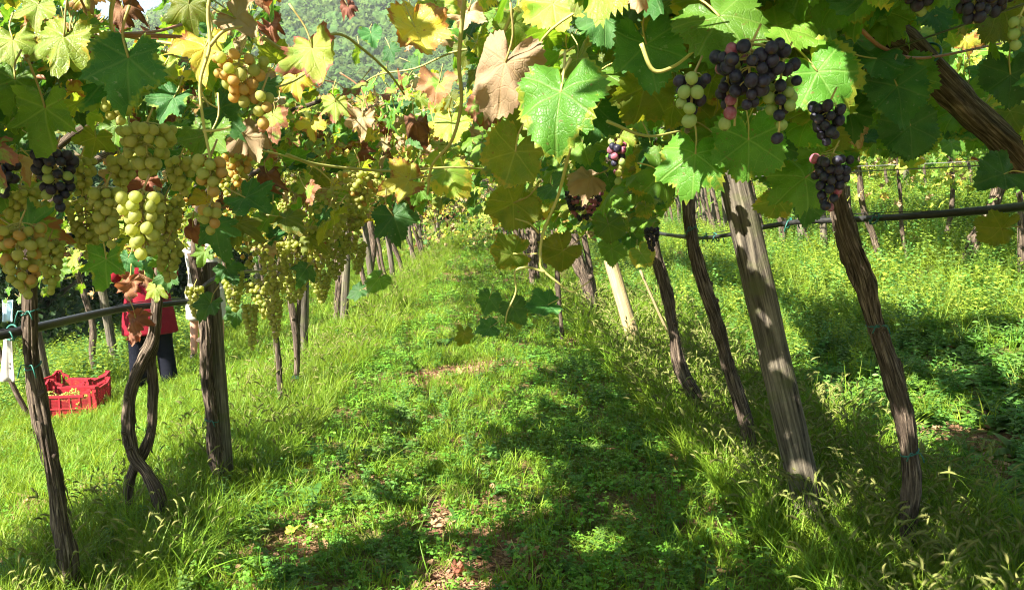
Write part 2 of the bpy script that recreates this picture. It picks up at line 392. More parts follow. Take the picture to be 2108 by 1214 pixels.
def ico(sub):
    import bmesh
    bm = bmesh.new(); bmesh.ops.create_icosphere(bm, subdivisions=sub, radius=1)
    v = [x.co.copy() for x in bm.verts]; f = [tuple(q.index for q in x.verts) for x in bm.faces]; bm.free(); return v, f
def crown_mesh(name, mat, n, seed, sz=.16, fl=1., core=False):
    r_ = random.Random(seed); mb = MB()
    if core:
        cv, cf = ico(4); mb.add([v * (.78 + .30 * noise.noise(v * 1.7 + Vector((seed * 3, 0, 0))) + .16 * noise.noise(v * 4.5 + Vector((seed, 2, 0)))) for v in cv], cf)
    lob = [(r_.uniform(-.55, .55), r_.uniform(-.55, .55), r_.uniform(-.4, .6) * fl, r_.uniform(.35, .6)) for _ in range(9)]
    for _ in range(n):
        lx, ly, lz, lr = r_.choice(lob); d = Vector((r_.gauss(0, 1), r_.gauss(0, 1), r_.gauss(0, 1))).normalized()
        c = Vector((lx, ly, lz)) + d * lr * r_.uniform(.7, 1.05); nn = (d + Vector((r_.gauss(0, .5), r_.gauss(0, .5), r_.gauss(.3, .5)))).normalized()
        u = nn.orthogonal().normalized(); u = Matrix.Rotation(r_.uniform(0, 6.28), 3, nn) @ u; w = nn.cross(u); s = sz * r_.uniform(.6, 1.3)
        mb.add([c + u * s, c + w * s * .6, c - u * s, c - w * s * .6 + nn * s * .2], [(0, 1, 2, 3)])
    return mb.mesh(name, mat, False)
forcoll = bpy.data.collections.new('forest_sources')
for i in range(4): forcoll.objects.link(bpy.data.objects.new('forest_source_%02d' % i, crown_mesh('far_crown', M_FOREST, 260, i, .10, 1.0, True)))
pts = []
while len(pts) < 6500:
    y = random.uniform(150, 760); x = random.uniform(-.55, .05) * y - 10 + random.gauss(0, 25)
    pts.append(((x, y, hz(x, y) + 1.5), (0, 0, random.uniform(0, 6.28)), random.uniform(3.5, 7.5), random.randrange(4)))
fo = scatter('forest', pts, forcoll); tag(fo, 'dense deciduous forest covering the distant hillside', 'forest')

# ------------------------------------------------------------------ posts
def post(pxpts, wpx, label, mat, name='wooden_post', seed=0, d=None, notch=False):
    b = at(*pxpts[-1], d) if d else hit(*pxpts[-1]); d = b.y
    w = wpx * d / FPX / 2
    pts = [at(px, py, d) for px, py in pxpts]; pts[-1] = pts[-1] - Vector((0, 0, .12))
    t = thing(name, b, label, 'post'); mb = MB()
    n = 5; P3 = [pts[0].lerp(pts[-1], i / n) for i in range(n + 1)] if len(pts) == 2 else pts
    tube(mb, P3, [w * (.92 + .08 * i / (len(P3) - 1)) for i in range(len(P3))], 28, 10, .05, seed=seed)
    link('shaft', mb.mesh('shaft', mat), t); return t, P3, w
def ring_tie(parent, c, axis_, r, thick=.0035, tails=True, seed=0):
    r_ = random.Random(seed); mb = MB(); ax = Vector(axis_).normalized(); u = ax.orthogonal().normalized(); w = ax.cross(u)
    pts = [c + (u * math.cos(a) + w * math.sin(a)) * r + ax * .012 * math.sin(a + seed) for a in np.linspace(0, 6.28, 13)]
    tube(mb, pts, [thick] * len(pts), 5, 2)
    if tails:
        for s in (1, -1):
            p = c + Vector((0, -r, 0)); tube(mb, [p, p + Vector((s * .02, -.012, .01)), p + Vector((s * .035, -.015, -.02 - .02 * r_.random()))], [thick * .8] * 3, 4, 2)
    link('tie', mb.mesh('tie', M_TIE), parent)

# ------------------------------------------------------------------ vines
def shag(mb, P3, rr, seed, n):
    """peeling strips of bark and a few knots along a stem"""
    r_ = random.Random(int(seed * 31) + 7); q = cr([(*p, r) for p, r in zip(P3, rr)], 10); L = len(q)
    for _ in range(n):
        i = r_.randrange(1, L - 8); a = r_.uniform(0, 6.28); m = r_.randint(4, 9); w = r_.uniform(.0025, .006); lift = r_.uniform(.05, .5) * r_.choice([0, 1, 1]); V = []
        for k in range(m + 1):
            j = min(L - 2, i + k); c = Vector(q[j][:3]); t = (Vector(q[j + 1][:3]) - Vector(q[j - 1][:3])).normalized(); u = t.orthogonal().normalized(); v = t.cross(u)
            e = u * math.cos(a + .03 * k) + v * math.sin(a + .03 * k); sd_ = t.cross(e); f = k / m; o = c + e * q[j][3] * (1.10 + lift * f ** 3 + .08 * r_.random()); ww = w * (1 - .5 * f)
            V += [o - sd_ * ww, o + sd_ * ww, o + e * .002]
        F = []
        for k in range(m): F += [(3 * k, 3 * k + 2, 3 * k + 5, 3 * k + 3), (3 * k + 2, 3 * k + 1, 3 * k + 4, 3 * k + 5)]
        mb.add(V, F, 0, [(x[0] * .4, x[1] * .4, x[2]) for x in V])
    for _ in range(max(1, n // 9)):
        i = r_.randrange(2, L - 3); c = Vector(q[i][:3]); a = r_.uniform(0, 6.28); e = Vector((math.cos(a), math.sin(a), r_.uniform(-.2, .5))).normalized(); R_ = q[i][3]
        tube(mb, [c + e * R_ * .3, c + e * R_ * 1.1, c + e * R_ * r_.uniform(1.25, 1.7)], [R_ * .75, R_ * .5, R_ * .22], 8, 3, .3, seed=i)
VINES = []
def vine(row, stems, label, arms=True, group=None, d=None, bend_depth=0., seed=0, ties=()):
    """stems: list of (pixel points top to bottom, pixel widths top/bottom)."""
    px = stems[0][0][-1]; b = at(*px, d) if d else hit(*px); d = b.y
    b = Vector((b.x, b.y, gz(b.x, b.y)))
    t = thing('grape_vine', b, label, 'vine', group)
    tops = []
    for si, (pp, (w0, w1)) in enumerate(stems):
        mb = MB(); n = len(pp)
        P3 = [at(x, y, d + bend_depth * (1 - i / max(1, n - 1)) + (.05 * si if 0 < i < n - 1 else 0)) for i, (x, y) in enumerate(pp)]
        P3[-1] = P3[-1] - Vector((0, 0, .08))
        rr = [(w0 + (w1 - w0) * i / (n - 1)) * d / FPX / 2 * (1 + .12 * math.sin(i * 2.3 + seed)) for i in range(n)]
        tube(mb, P3, rr, 32 if w1 > 15 else 10, 14 if w1 > 15 else 5, .34, seed=seed + si * 3.1)
        shag(mb, P3, rr, seed, 34 if w1 > 15 else 8)
        link('trunk', mb.mesh('trunk', M_BARK), t); tops.append((P3[0], rr[0]))
        for (k, f) in ties:
            if si == 0:
                c = Vector(P3[k]).lerp(Vector(P3[min(k + 1, n - 1)]), f); ring_tie(t, c, Vector(P3[min(k + 1, n - 1)]) - Vector(P3[k]), rr[k] * 1.15, seed=k)
    v = dict(row=row, o=t, base=b, top=tops[0][0], leaves=[], n=0)
    if arms: add_arm(v, tops[0][0], tops[0][1], seed)
    VINES.append(v); return v
def add_arm(v, top, r, seed=0):
    r_ = random.Random(seed + 5); s = 1 if v['row'] in ('L', 'L2') else -1
    gl = v['base'].z; h = gl + 2.0 - top.z
    for k in range(2):
        dy = (.5 if k else -.35) + r_.uniform(-.15, .15)
        mb = MB(); P3 = [top - Vector((0, 0, .05)), top + Vector((s * .12, dy * .3, h * .45)), top + Vector((s * .45, dy * .8, h * .8)), top + Vector((s * (.95 + .2 * k), dy * 1.4, h * 1.0))]
        tube(mb, P3, [r * .8, r * .6, r * .42, r * .28], 10, 5, .2, seed=seed + k)
        link('arm', mb.mesh('arm', M_BARK), v['o'])

# left row
vine('L', [([(52, 480), (60, 600), (66, 740), (86, 860), (110, 970), (126, 1070), (142, 1160), (146, 1235)], (26, 36))], 'rugged grape vine trunk tied to the black hose in front of the red crates', seed=1, ties=((1, .3), (2, .1)))
vine('L', [([(335, 520), (322, 640), (314, 700), (290, 750), (268, 810), (264, 880), (276, 935), (302, 972), (326, 1022), (338, 1078)], (20, 26)),
           ([(330, 540), (318, 690), (311, 740), (315, 800), (312, 875), (298, 925), (276, 962), (264, 1010), (271, 1055), (278, 1090)], (17, 21))], 'grape vine whose two dark stems twist across each other', seed=2)
vC = vine('L', [([(398, 520), (412, 600), (424, 690), (426, 770), (434, 850), (442, 920), (452, 985)], (22, 24))], 'gnarled grape vine trunk standing against a squared grey post', seed=3, d=4.25, ties=((4, .2),))
vine('L', [([(556, 620), (567, 690), (574, 760), (580, 838)], (9, 13))], 'slender dark vine stem below two long loose bunches', seed=4)
vine('L', [([(588, 560), (602, 640), (611, 720), (608, 808)], (10, 14)), ([(618, 560), (614, 650), (612, 730), (610, 800)], (8, 11))], 'thin forked vine stem with a blue green tie near its foot', seed=5, ties=((2, .5),))
vine('L', [([(690, 500), (700, 560), (698, 610), (690, 668)], (20, 16))], 'dark vine trunk with a pale scar beside a wooden post', seed=6)
vine('L', [([(760, 450), (768, 500), (764, 560), (764, 608)], (14, 12))], 'pale vine trunk with a dark forked side branch', seed=7)
# right row
vRA = vine('R', [([(1712, 330), (1722, 400), (1742, 480), (1776, 570), (1800, 660), (1832, 760), (1862, 860), (1873, 930), (1878, 1000), (1868, 1090), (1862, 1180)], (40, 31)),
                 ([(1846, 740), (1868, 840), (1880, 930), (1884, 1010), (1874, 1090), (1864, 1185)], (13, 14))], 'thick leaning vine trunk with a pale stripped strip along its foot', seed=8, ties=((4, .1), (7, .0)))
vine('R', [([(1414, 380), (1422, 470), (1444, 570), (1474, 660), (1502, 760), (1532, 860), (1564, 975)], (24, 26))], 'slim vine trunk ringed by a turquoise tie at hose height', seed=9, ties=((1, .0),))
vine('R', [([(1338, 470), (1352, 530), (1372, 600), (1388, 690), (1402, 760), (1440, 830), (1482, 878)], (20, 26))], 'crooked dark vine trunk with a pale cane leaning on it', seed=10)
vine('R', [([(1176, 470), (1192, 540), (1214, 600), (1238, 672)], (22, 24)), ([(1200, 470), (1212, 540), (1222, 600), (1236, 668)], (11, 13))], 'double vine trunk of one thick and one thin stem', seed=11)
vine('R', [([(1146, 520), (1149, 600), (1154, 650), (1159, 704)], (8, 9))], 'very thin vine stem rising from the grass beside the lane', seed=12)
vine('R', [([(1092, 440), (1098, 490), (1096, 530), (1104, 585)], (26, 20))], 'vine trunk wrapped in shaggy peeling pale bark', seed=13)
vine('R', [([(1036, 440), (1040, 480), (1042, 528)], (10, 8))], 'small vine trunk standing at the far end of the lane', seed=14)
# near vines whose trunks stand just outside the frame
def near_vine(row, base, arm3, rr, label):
    b = Vector((base[0], base[1], gz(*base))); t = thing('grape_vine', b, label, 'vine'); mb = MB()
    tube(mb, [b - Vector((0, 0, .08))] + arm3, [rr[0] * 1.1] + rr, 22, 12, .24, seed=base[0]); link('trunk', mb.mesh('trunk', M_BARK), t)
    v = dict(row=row, o=t, base=b, top=arm3[-1], leaves=[], n=0); VINES.append(v); return v
arm = [at(px, py, d) for px, py, d in ((2190, 620, 2.25), (2165, 430, 2.2), (2095, 325, 2.15), (2005, 235, 2.1), (1930, 160, 2.0), (1862, 85, 1.95), (1770, 20, 1.85), (1660, -60, 1.8))]
vN = near_vine('R', (1.72, 2.35), arm, [.040, .040, .038, .036, .035, .033, .028, .020], 'thick dark vine arm slanting up with a green tie round its top')
ring_tie(vN['o'], at(1893, 118, 1.97), at(1930, 160, 2.0) - at(1862, 85, 1.95), .046, .003, False)
vNL = near_vine('L', (-1.82, 1.7), [Vector((-1.80, 1.68, .6)), Vector((-1.74, 1.66, 1.25)), Vector((-1.45, 1.5, 1.85)), Vector((-1.0, 1.3, 2.25)), Vector((-.6, 1.0, 2.4))], [.035, .033, .03, .024, .016, .010], 'leafy vine whose big mottled leaves and white bunches overhang the hose')

# posts
post([(1500, 318), (1692, 1100)], 66, 'massive weathered round post leaning, dappled with sun', M_POST, seed=1)
post([(1252, 520), (1322, 732)], 30, 'pale yellow wooden post lit by the sun', M_POSTY, seed=2)
tC, _, _ = post([(432, 540), (466, 985)], 34, 'squared grey post holding a gnarled vine', M_POST, seed=3, d=4.32)
post([(716, 480), (706, 672)], 17, 'grey post beside a dark scarred vine trunk', M_POST, seed=4)
post([(626, 560), (622, 738)], 22, 'grey brown post behind a thin forked vine', M_POST, seed=5)
post([(1168, 450), (1226, 640)], 20, 'short post half hidden behind a double vine trunk', M_POST, seed=6)
tk = thing('bamboo_cane', hit(1398, 730), 'pale thin cane leaning against a crooked vine', 'cane'); mb = MB(); d_ = hit(1398, 730).y
tube(mb, [at(1318, 556, d_ - .1), at(1350, 630, d_ - .06), at(1399, 736, d_)], [.012, .013, .014], 8, 4, .05); link('stick', mb.mesh('stick', M_POSTY), tk)

# generic vines and posts of the other rows
def row_vine(row, x, y, label, group, seed):
    r_ = random.Random(seed); g0 = gz(x, y); b = Vector((x, y, g0)); t = thing('grape_vine', b, label, 'vine', group); mb = MB()
    lean = -.10 if row != 'L2' else r_.uniform(-.1, .1)
    P3 = [Vector((x + lean * k * 1.2 + r_.uniform(-.05, .05), y + r_.uniform(-.05, .05), g0 - .06 + k * .4)) for k in range(5)]
    r0 = r_.uniform(.022, .042)
    tube(mb, P3, [r0 * 1.15, r0, r0 * .95, r0 * .9, r0 * .8], 9, 4, .22, seed=seed); link('trunk', mb.mesh('trunk', M_BARK), t)
    v = dict(row=row, o=t, base=b, top=P3[-1], leaves=[], n=0); add_arm(v, P3[-1], r0 * .8, seed); VINES.append(v); return v
def row_post(x, y, label, group, seed, h=1.75, w=.05):
    g0 = gz(x, y); t = thing('wooden_post', (x, y, g0), label, 'post', group); mb = MB(); r_ = random.Random(seed)
    dx = -.12 * h
    tube(mb, [(x, y, g0 - .1), (x + dx * .5, y, g0 + h * .5), (x + dx, y, g0 + h)], [w * 1.05, w, w * .95], 10, 3, .06, seed=seed)
    link('shaft', mb.mesh('shaft', M_POST), t)
sd = 40
for y in np.arange(12.5, 30, 1.25):
    sd += 1; row_vine('L', -1.95 - .02 * y + random.uniform(-.1, .1), y, 'far vine trunk at the end of the white grape row', 'far vines of the white grape row', sd)
    if int(y) % 3 == 0: row_post(-2.0 - .02 * y, y + .3, 'slim post at the far end of the white grape row', 'far posts of the white grape row', sd)
for y in np.arange(16.0, 32, 1.3):
    sd += 1; row_vine('R', 1.55 - .07 * (y - 4) + random.uniform(-.1, .1), y, 'far vine trunk at the end of the dark grape row', 'far vines of the dark grape row', sd)
    if int(y) % 3 == 0: row_post(1.5 - .07 * (y - 4), y + .3, 'slim post at the far end of the dark grape row', 'far posts of the dark grape row', sd)
vine('R2', [([(2058, 330), (2052, 400), (2030, 455), (2006, 500), (1986, 560)], (22, 24))], 'curved vine trunk rising from pale weeds behind the thick hose', seed=21)
vine('R2', [([(1958, 330), (1961, 400), (1952, 470), (1942, 522)], (9, 9))], 'slender upright vine trunk in the row behind the hose', seed=22)
vine('R2', [([(1848, 340), (1853, 400), (1858, 480), (1872, 540)], (6, 8))], 'thin wavy young vine stem in the row behind the hose', seed=23)
vine('R2', [([(2100, 400), (2104, 500), (2106, 590)], (12, 13))], 'straight pale young vine among pale weeds', seed=24)
for y in np.arange(9.9, 28, .85):
    sd += 1; row_vine('R2', 5.0 + random.uniform(-.15, .15) - .02 * y, y, 'vine trunk in the second row beyond the thick leaning post', 'vines of the row behind the dark grapes', sd)
    if int(y * 2) % 3 != 1: row_post(4.95 - .02 * y, y + .25, 'grey post in the second row beyond the thick leaning post', 'posts of the row behind the dark grapes', sd, w=random.uniform(.045, .07))
for y in np.arange(8.6, 26, 1.0):
    sd += 1; row_vine('R3', 8.4 + random.uniform(-.2, .2), y, 'distant vine trunk high on the slope', 'vines of the uppermost row', sd)
    if int(y * 2) % 3 == 0: row_post(8.4, y + .3, 'distant grey post high on the slope', 'posts of the uppermost row', sd, w=.06)
for y in np.arange(8.15, 26, 1.5):
    sd += 1; row_vine('L2', -5.25 + random.uniform(-.15, .15), y, 'vine trunk in the lower row behind the pickers', 'vines of the row below the pickers', sd)
    if int(y) % 3 != 1: row_post(-5.1, y + .35, 'grey post in the lower row behind the pickers', 'posts of the row below the pickers', sd, w=.055)

# ------------------------------------------------------------------ hoses and wires
def hose(pp, label, name='irrigation_hose', wire=True):
    P3 = [at(px, py, d) for px, py, d, w in pp]; b = P3[0]; t = thing(name, (b.x, b.y, b.z), label, 'hose'); mb = MB()
    tube(mb, P3, [w * d / FPX / 2 * .8 for px, py, d, w in pp], 12, 8, .03); link('pipe', mb.mesh('pipe', M_HOSE), t)
    mb = MB(); tube(mb, [p + Vector((0, -.005, .016 + .008 * math.sin(i * 1.7))) for i, p in enumerate(P3)], [.0022] * len(P3), 5, 6); link('carrier_wire', mb.mesh('carrier_wire', M_HOSE), t)
    return t, P3
hl, HLP = hose([(-260, 742, 2.6, 30), (-60, 702, 2.85, 27), (66, 676, 3.04, 24), (180, 650, 3.4, 21), (260, 634, 3.65, 18), (360, 624, 3.9, 14), (400, 616, 4.05, 11), (424, 586, 4.15, 10), (480, 562, 4.5, 9), (560, 556, 5.5, 7), (640, 540, 7.5, 6), (720, 520, 11, 4)], 'black irrigation hose tied to the vines of the white grape row')
ring_tie(hl, at(24, 684, 2.98), HLP[3] - HLP[2], .028, .004, True, 3)
hr, HRP = hose([(2400, 372, 2.0, 30), (2240, 406, 2.4, 27), (2108, 425, 2.75, 24), (1990, 436, 3.0, 21), (1860, 446, 3.2, 18), (1745, 452, 3.42, 16), (1650, 456, 3.6, 14), (1582, 466, 3.8, 12), (1520, 480, 4.05, 11), (1440, 490, 4.5, 10), (1380, 484, 5.1, 9), (1335, 478, 5.6, 8), (1270, 478, 7, 6), (1180, 470, 9.5, 4)], 'black irrigation hose running past the thick leaning post')
for k, (px, py, d) in enumerate(((1800, 450, 3.3), (1625, 459, 3.68), (1455, 488, 4.4), (1475, 488, 4.3))): ring_tie(hr, at(px, py, d), (1, .3, 0), .022, .004, True, k + 7)
def wire(a, b, label, r=.0022):
    t = thing('trellis_wire', a, label, 'wire'); mb = MB(); a, b = Vector(a), Vector(b); n = 8
    tube(mb, [a.lerp(b, i / n) - Vector((0, 0, .03 * math.sin(math.pi * i / n))) for i in range(n + 1)], [r] * (n + 1), 5, 1); link('strand', mb.mesh('strand', M_WIRE), t)
for x, z, nm in ((-1.7, 1.62, 'lower'), (-1.15, 1.86, 'middle'), (-.6, 2.02, 'upper')): wire((x, -2, z), (x - .5, 28, z + .15), nm + ' steel wire carrying the white grape canopy')
for x, z, nm in ((1.55, 1.66, 'lower'), (1.0, 1.9, 'middle'), (.45, 2.06, 'upper')): wire((x, -2, z), (x - 1.2, 28, z + .25), nm + ' steel wire carrying the dark grape canopy')
wire(tuple(at(2300, 318, 6)), tuple(at(1330, 352, 11)), 'thin wire along the row behind the hose', .004)
pole = thing('roof_pole', at(560, 287, 3.6), 'pale grey pole lying level among the white grape foliage', 'pole'); mb = MB()
tube(mb, [at(380, 278, 3.4), at(560, 286, 3.6), at(700, 292, 3.75)], [.011, .012, .011], 10, 4, .05); link('shaft', mb.mesh('shaft', M_POST), pole)

# ------------------------------------------------------------------ foliage
def inpoly(x, y, poly):
    c = False; j = len(poly) - 1
    for i in range(len(poly)):
        xi, yi = poly[i]; xj, yj = poly[j]
        if (yi > y) != (yj > y) and x < (xj - xi) * (y - yi) / (yj - yi) + xi: c = not c
        j = i
    return c
GAP = [(585, -60), (850, -60), (850, 90), (835, 165), (790, 205), (730, 195), (650, 150), (600, 90)]
SKYGAP = [(170, -80), (350, -80), (345, 55), (300, 70), (200, 45)]
BOT = [(-400, 560), (0, 575), (60, 600), (140, 560), (200, 560), (260, 590), (330, 600), (380, 540), (420, 520), (480, 630), (560, 640), (640, 620), (700, 580), (760, 490), (830, 430), (950, 440), (1050, 470), (1150, 480), (1230, 500), (1300, 520), (1345, 470), (1400, 390), (1500, 330), (1560, 370), (1640, 420), (1690, 360), (1760, 310), (1900, 320), (2000, 300), (2108, 300), (2600, 320)]
BX, BY = zip(*BOT)
LIT = [[(690, 735), (850, 725), (1050, 700), (1180, 735), (1060, 800), (1180, 800), (1040, 880), (880, 900), (800, 830), (690, 820)], [(900, 960), (1060, 930), (1190, 950), (1150, 1040), (1000, 1090), (860, 1100)], [(540, 1000), (760, 960), (800, 1060), (700, 1130), (560, 1110)],
       [(790, 490), (960, 480), (950, 560), (930, 700), (740, 720), (760, 600)], [(-400, 560), (640, 560), (720, 640), (700, 740), (560, 840), (440, 900), (340, 980), (180, 1060), (-400, 1060)], [(1640, 440), (2500, 420), (2500, 650), (1900, 670), (1780, 640), (1650, 620)],
       [(1480, 600), (1620, 640), (1700, 760), (1560, 800), (1450, 740)], [(1240, 575), (1420, 560), (1480, 620), (1420, 740), (1290, 720)], [(1700, 790), (1900, 780), (2020, 850), (2000, 940), (1850, 960), (1720, 900)], [(1980, 690), (2300, 680), (2300, 790), (2080, 800)], [(780, 1160), (1000, 1140), (990, 1260), (780, 1260)], [(600, 905), (760, 885), (1000, 900), (1020, 960), (860, 985), (640, 975)]]
HERO = [(125, 95, 165, -100, 'lime', 'l', -.2, .4), (28, 95, 120, -80, 'lime', 'l', .3, .3), (262, 145, 195, -95, 'deep', 'l', .1, .1), (418, 112, 150, -90, 'yellow', 'l', -.2, .5),
 (350, 212, 105, -115, 'deep', 'l', 0, .3), (462, 235, 140, -45, 'deep', 'l', -.3, .5), (425, 292, 150, -95, 'green', 'l', -.2, .8), (508, 292, 110, -60, 'tan', 'l', .4, .2), (497, 45, 120, -35, 'tan', 'l', -.2, .3),
 (648, 115, 150, -65, 'mixed', 'l', -.3, .3), (95, 245, 170, -90, 'green', 'l', .2, -.1), (195, 295, 90, -100, 'olive', 'l', .5, 0), (238, 268, 85, -95, 'green', 'l', 0, .2), (285, 388, 110, -110, 'brown', 'l', 0, .3),
 (425, 418, 80, -95, 'yellow', 'l', 0, 0), (515, 412, 125, -45, 'deep', 'l', -.2, .7), (548, 368, 85, -90, 'brown', 'l', 0, .1), (500, 465, 95, -30, 'olive', 'l', 0, .9), (345, 572, 66, -95, 'deep', 'l', .1, .1), (300, 575, 56, -80, 'brown', 'l', 0, .1), (262, 540, 70, -100, 'deep', 'l', 0, .2), (445, 480, 110, -80, 'deep', 'l', 0, .2), (395, 478, 80, -100, 'brown', 'l', 0, .1), (470, 560, 70, -60, 'deep', 'l', 0, .3), (420, 525, 60, -95, 'green', 'l', 0, .1), (300, 545, 60, -85, 'deep', 'l', 0, .1), (62, 475, 140, -35, 'deep', 'l', -.2, .8),
 (218, 548, 115, -90, 'green', 'l', 0, 0), (120, 560, 70, -80, 'green', 'l', 0, 0), (268, 590, 75, -100, 'brown', 'l', 0, 0), (280, 665, 80, -80, 'brown', 'l', 0, .2), (275, 690, 60, -95, 'brown', 'l', 0, .2), (428, 632, 80, -110, 'deep', 'l', 0, .3), (488, 648, 62, -90, 'deep', 'l', .2, .2), (340, 540, 70, -80, 'green', 'l', .2, 0),
 (598, 452, 95, -25, 'olive', 'l', 0, .9), (645, 492, 75, -40, 'olive', 'l', 0, .8), (815, 458, 115, -70, 'deep', 'l', .1, .1), (775, 578, 55, -120, 'green', 'r', 0, .6), (735, 600, 45, -160, 'deep', 'r', 0, .8), (320, 600, 60, -85, 'lime', 'l', 0, .2), (560, 250, 90, -90, 'mixed', 'l', 0, .3), (30, 180, 130, -90, 'green', 'l', .2, .1), (330, 150, 110, -100, 'lime', 'l', 0, .5),
 (1150, 212, 195, -92, 'green', 'r', -.3, .3), (1035, 150, 170, -105, 'tan', 'r', -.2, .2), (1060, 62, 90, -80, 'olive', 'r', .5, 0), (1245, 52, 120, -90, 'deep', 'r', 0, .1), (1335, 112, 160, -80, 'deep', 'r', .1, .2), (1325, 195, 130, -100, 'olive', 'r', .3, -.2),
 (1495, 48, 190, -65, 'green', 'r', -.1, .5), (1622, 60, 160, -35, 'green', 'r', 0, .8), (1695, 165, 165, -60, 'green', 'r', -.1, .2), (1430, 335, 150, -95, 'green', 'r', -.2, .3), (1542, 308, 150, -88, 'green', 'r', .1, 0), (1822, 122, 130, -15, 'deep', 'r', 0, .8),
 (1850, 195, 130, -80, 'deep', 'r', 0, .1), (1875, 275, 120, -85, 'deep', 'r', 0, 0), (1225, 235, 120, -110, 'deep', 'r', .4, 0), (1055, 330, 140, -110, 'olive', 'r', .3, -.1), (1120, 288, 70, -80, 'lime', 'r', -.2, .4), (1265, 282, 80, -130, 'lime', 'r', 0, .5), (1385, 230, 90, -95, 'olive', 'r', .5, 0),
 (860, 72, 130, -70, 'yellow', 'r', .5, .2), (828, 375, 115, -160, 'yellow', 'l', 0, .6), (925, 362, 90, -60, 'lime', 'r', 0, .5), (1045, 425, 110, -135, 'olive', 'r', 0, -.6), (1085, 432, 80, -20, 'olive', 'r', 0, -.5), (1045, 522, 85, -170, 'olive', 'r', 0, -.7), (1150, 522, 85, -140, 'olive', 'r', 0, -.6),
 (1005, 620, 55, -110, 'deep', 'r', 0, .3), (1060, 640, 65, -60, 'deep', 'r', 0, .1), (1118, 628, 80, -160, 'deep', 'r', 0, .8), (1002, 675, 55, -170, 'deep', 'r', 0, .6), (955, 692, 45, -100, 'olive', 'r', .7, 0), (1065, 655, 45, -90, 'olive', 'r', 0, .2), (1325, 528, 55, -60, 'lime', 'r', 0, .3), (1255, 470, 70, -80, 'green', 'r', .2, .4), (1260, 520, 60, -85, 'green', 'r', .2, .3),
 (1645, 375, 130, -140, 'green', 'r', 0, .4), (1590, 415, 80, -150, 'olive', 'r', 0, -.5), (1662, 430, 75, -100, 'deep', 'r', 0, .1), (2055, 362, 110, -160, 'deep', 'r', 0, .7), (2050, 470, 80, -170, 'olive', 'r', 0, -.6), (1928, 30, 100, -80, 'deep', 'r', 0, .4), (2080, 170, 120, -90, 'deep', 'r', 0, 0),
 (2085, 240, 90, -70, 'olive', 'r', 0, .2), (2070, 30, 140, -60, 'olive', 'r', 0, -.3), (1990, 90, 70, -80, 'yellow', 'l', 0, .3), (765, 75, 50, -80, 'deep', 'r', 0, .2), (720, 22, 60, -70, 'brown', 'l', 0, .2), (255, 32, 110, -80, 'brown', 'l', 0, .2), (180, -5, 90, -80, 'yellow', 'l', 0, .3), (75, 20, 110, -90, 'lime', 'l', 0, .4), (390, 22, 110, -85, 'olive', 'l', 0, .2), (310, 80, 70, -80, 'brown', 'l', 0, 0),
 (560, 60, 90, -80, 'brown', 'l', 0, .2), (610, 170, 80, -85, 'yellow', 'l', 0, .3), (960, 40, 100, -100, 'tan', 'l', 0, .3), (900, 20, 110, -80, 'lime', 'l', 0, .4), (1140, 20, 130, -80, 'lime', 'r', 0, .4), (1000, 230, 90, -100, 'mixed', 'r', 0, .3), (1750, 240, 100, -80, 'deep', 'r', 0, .1), (1770, 90, 110, -60, 'green', 'r', 0, .5), (1960, 300, 60, -90, 'green', 'r', 0, .4), (1870, 330, 60, -80, 'lime', 'l', 0, .3),
 (690, 220, 80, -90, 'mixed', 'l', 0, .3), (640, 260, 70, -80, 'yellow', 'l', 0, .4), (745, 250, 80, -95, 'tan', 'l', 0, .3), (860, 260, 90, -80, 'brown', 'l', 0, .3), (900, 180, 80, -100, 'mixed', 'r', 0, .4), (930, 260, 80, -85, 'lime', 'r', 0, .4)]
WB = [(300, 265, 115, 110, 23, 'w'), (216, 395, 62, 130, 22, 'w'), (292, 405, 92, 140, 26, 'w'), (432, 330, 70, 80, 24, 'wwy'), (432, 425, 45, 60, 22, 'wy'), (492, 120, 115, 100, 24, 'yyw'), (538, 195, 45, 70, 24, 'yw'), (40, 470, 110, 150, 22, 'wwy'), (238, 205, 60, 60, 22, 'w'),
      (175, 415, 85, 120, 15, 'w'), (340, 410, 70, 110, 14, 'w'), (165, 330, 60, 90, 16, 'w'), (40, 390, 80, 110, 17, 'w'), (490, 320, 60, 70, 14, 'yyw'), (100, 500, 60, 110, 16, 'w'), (250, 330, 60, 70, 20, 'w'), (370, 330, 60, 90, 18, 'w'), (345, 500, 60, 90, 15, 'w')]
DB = [(1545, 100, 150, 125, 27, 'dddddddp', 1.0), (1610, 135, 75, 160, 26, 'dddgggp', 1.15), (1500, 135, 55, 140, 26, 'pdgddgdd', 1.2), (1425, 165, 75, 95, 27, 'dddg', 1.1), (1272, 290, 40, 90, 16, 'pgwpd', 1.), (1896, -25, 70, 60, 24, 'ddg', 1.), (2008, -5, 70, 60, 25, 'd', 1.), (2095, 45, 40, 60, 24, 'g', 1.), (1712, 325, 80, 120, 20, 'dddddp', 1.), (1200, 398, 85, 60, 9.5, 'dddpp', 1.), (1342, 470, 34, 50, 9, 'd', 1.), (1705, 220, 70, 90, 22, 'd', 1.), (2050, -30, 80, 70, 24, 'd', 1.)]
SUNLIT_LEAVES = {(125, 95), (28, 95), (418, 112), (508, 292), (497, 45), (648, 115), (425, 292), (1150, 212), (1035, 150), (1495, 48), (1622, 60), (1695, 165), (1430, 335), (860, 72), (828, 375), (925, 362), (75, 20), (900, 20), (960, 40), (1140, 20), (1120, 288), (1265, 282), (690, 220), (640, 260), (745, 250), (610, 170), (390, 22), (350, 212), (900, 180), (930, 260), (560, 250)}
KEEP = []; BRIGHT = []
